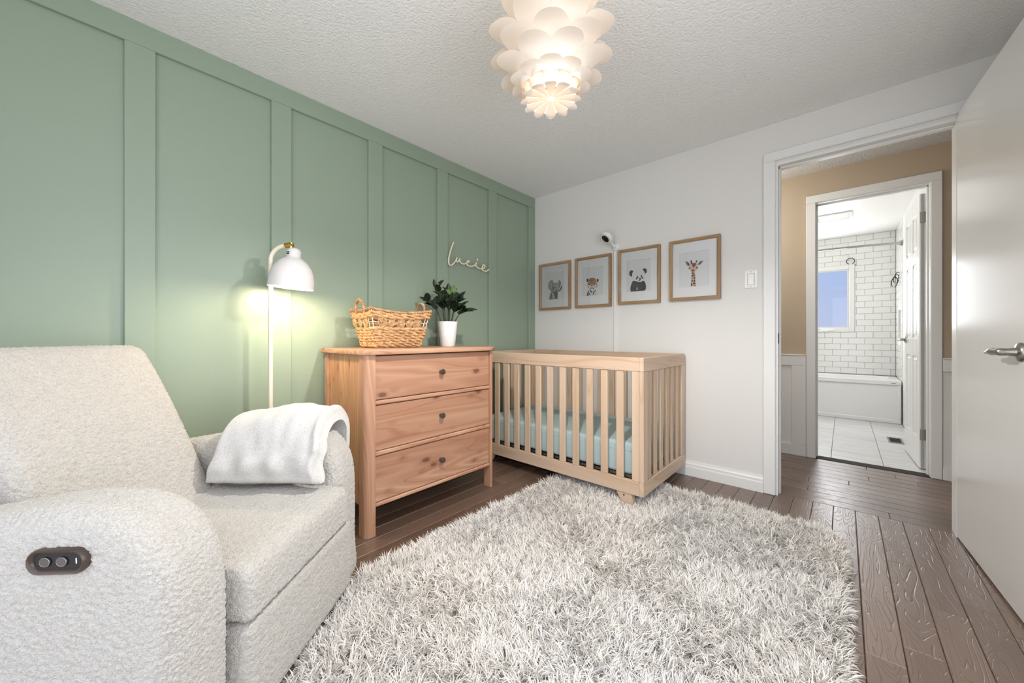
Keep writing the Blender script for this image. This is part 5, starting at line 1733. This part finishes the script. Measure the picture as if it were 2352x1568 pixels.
# ------------------------------------------------------------------ bathroom things
tub = thing('bathtub', 'white alcove bathtub with a panelled front against the tiled wall', 'bathtub', (2.0, 3.56, 0))
TO = (2.0, 3.56, 0)
def tpart(name, mb, mat, smooth=False):
    mb.v = [(p[0] - TO[0], p[1] - TO[1], p[2]) for p in mb.v]
    return mb.build(name, mat, tub, smooth)
ta, tc_, tx0, tx1 = 3.228, 3.888, BX0 + 0.002, BX1 - 0.010
ap = MB()
ap.box(tx0, tx1, ta + 0.012, ta + 0.05, 0.0, 0.444)
ap.box(tx0, tx1, ta, ta + 0.03, 0.0, 0.048, 0.006)
ap.box(2.722, tx1, ta, ta + 0.03, 0.0485, 0.444, 0.006)
ap.box(tx0, tx0 + 0.04, ta, ta + 0.03, 0.0485, 0.444, 0.006)
tpart('apron', ap, M['porcelain'])
def ring(x0, x1, y0, y1, z, r, n=6):
    out = []
    for cx, cy, a0 in ((x1 - r, y1 - r, 0), (x0 + r, y1 - r, 90), (x0 + r, y0 + r, 180), (x1 - r, y0 + r, 270)):
        for k in range(n): 
            t = math.radians(a0 + 90 * k / (n - 1)); out.append((cx + r * math.cos(t), cy + r * math.sin(t), z))
    return out
rs_ = [ring(tx0, tx1, ta - 0.004, tc_, 0.4445, 0.004), ring(tx0, tx1, ta - 0.004, tc_, 0.488, 0.004), ring(tx0 + .006, tx1 - .006, ta + 0.002, tc_ - .006, 0.495, 0.006), ring(tx0 + .07, tx1 - .07, ta + .075, tc_ - .05, 0.493, 0.10), ring(tx0 + .085, tx1 - .085, ta + .09, tc_ - .065, 0.475, 0.10), ring(tx0 + .15, tx1 - .14, ta + .13, tc_ - .10, 0.16, 0.10), ring(tx0 + .22, tx1 - .2, ta + .18, tc_ - .15, 0.12, 0.08)]
vs = [p for r_ in rs_ for p in r_]; n = len(rs_[0]); fs = []
for j in range(len(rs_) - 1):
    for i in range(n): fs.append((j * n + i, j * n + (i + 1) % n, (j + 1) * n + (i + 1) % n, (j + 1) * n + i))
fs.append(tuple(range((len(rs_) - 1) * n, len(rs_) * n)))
tpart('basin', MB().add(vs, fs), M['porcelain'], 40)
tpart('badge', box(2.672, 2.708, ta - 0.006, ta - 0.003, 0.458, 0.465, 0.0005), M['darkmetal'])

rod = thing('shower_curtain_rod', 'curved brushed metal shower rod high over the bathtub', 'curtain rod', (BX1 - 0.004, 3.22, 2.03))
Z_ROD = 2.058
rp = [(0, 0, 0.028), (-0.10, -0.035, 0.028), (-0.35, -0.105, 0.028), (-0.75, -0.15, 0.028), (-1.15, -0.105, 0.028), (-1.42, -0.035, 0.028), (-1.515, 0, 0.028)]
MB().tube(curve3(rp, 40), 0.0125, 12).build('rod', M['nickel'], rod, True)
for xx, sx in ((-0.0035, -1), (-1.5165, 1)):
    MB().lathe([(0, 0), (0.032, 0), (0.030, 0.008), (0.018, 0.03), (0.0, 0.03)], 24, Matrix.Translation((xx, 0, 0.028)) @ Matrix.Rotation(sx * PI / 2, 4, 'Y')).build('bracket', M['nickel'], rod, 40)


def cring(c, R, tilt, name_label, grp=None, ax=(0, 1, 0)):
    q = Matrix.Rotation(tilt[0], 3, 'Z') @ Matrix.Rotation(tilt[1], 3, 'X')
    pts = []
    for k in range(25):
        t = math.radians(-65 + 310 * k / 24)
        pts.append(Vector(c) + q @ Vector((R * math.cos(t), 0, R * math.sin(t))))
    o = MB().tube(pts, 0.0040, 8).build('curtain_ring', M['blackmatte'], None, True)
    return tag(o, name_label, 'ring', grp)


cring((2.333, BY1 - 0.030, 2.007), 0.040, (0.0, 0.0), 'black open ring hanging above the corner of the bathroom window')
RG = 'black rings bunched at the right bathroom wall'
cring((2.722, 3.56, 1.655), 0.058, (1.05, 0.15), 'lowest black ring of the bunch at the right bathroom wall', RG)
cring((2.734, 3.53, 1.690), 0.050, (1.05, 0.15), 'middle black ring of the bunch at the right bathroom wall', RG)
cring((2.742, 3.50, 1.725), 0.040, (1.05, 0.15), 'uppermost black ring of the bunch at the right bathroom wall', RG)

fan = thing('exhaust_vent', 'white ribbed exhaust vent cover on the bathroom ceiling', 'vent', (2.18, 2.655, RZ))
f_ = MB()
f_.box(-0.152, 0.152, -0.142, -0.122, -0.018, -0.0003, 0.004); f_.box(-0.152, 0.152, 0.122, 0.142, -0.018, -0.0003, 0.004)
f_.box(-0.152, -0.130, -0.1215, 0.1215, -0.018, -0.0003, 0.004); f_.box(0.130, 0.152, -0.1215, 0.1215, -0.018, -0.0003, 0.004)
f_.build('frame', M['white_plastic'], fan)
for k in range(9):
    y = -0.108 + k * 0.027
    box(-0.1295, 0.1295, y - 0.008, y + 0.008, -0.014, -0.006, 0.002).build('louvre', M['white_plastic'], fan)
box(-0.1295, 0.1295, -0.1215, 0.1215, -0.003, -0.0004).build('backing', M['grout'], fan)

reg = thing('floor_register', 'small metal floor vent register in the grey bathroom tile floor', 'vent', (2.633, 2.255, 0))
MB().box(-0.052, -0.038, -0.135, 0.135, 0.0003, 0.004, 0.001).box(0.038, 0.052, -0.135, 0.135, 0.0003, 0.004, 0.001).box(-0.0375, 0.0375, -0.135, -0.105, 0.0003, 0.004, 0.001).box(-0.0375, 0.0375, 0.105, 0.135, 0.0003, 0.004, 0.001).build('frame', M['nickel'], reg)
box(-0.0375, 0.0375, -0.1045, 0.1045, 0.0003, 0.001).build('duct', M['blackmatte'], reg)
for k in range(12):
    y = -0.096 + k * 0.0175
    box(-0.037, 0.037, y - 0.0025, y + 0.0025, 0.0012, 0.0032).build('slat', M['grille'], reg)
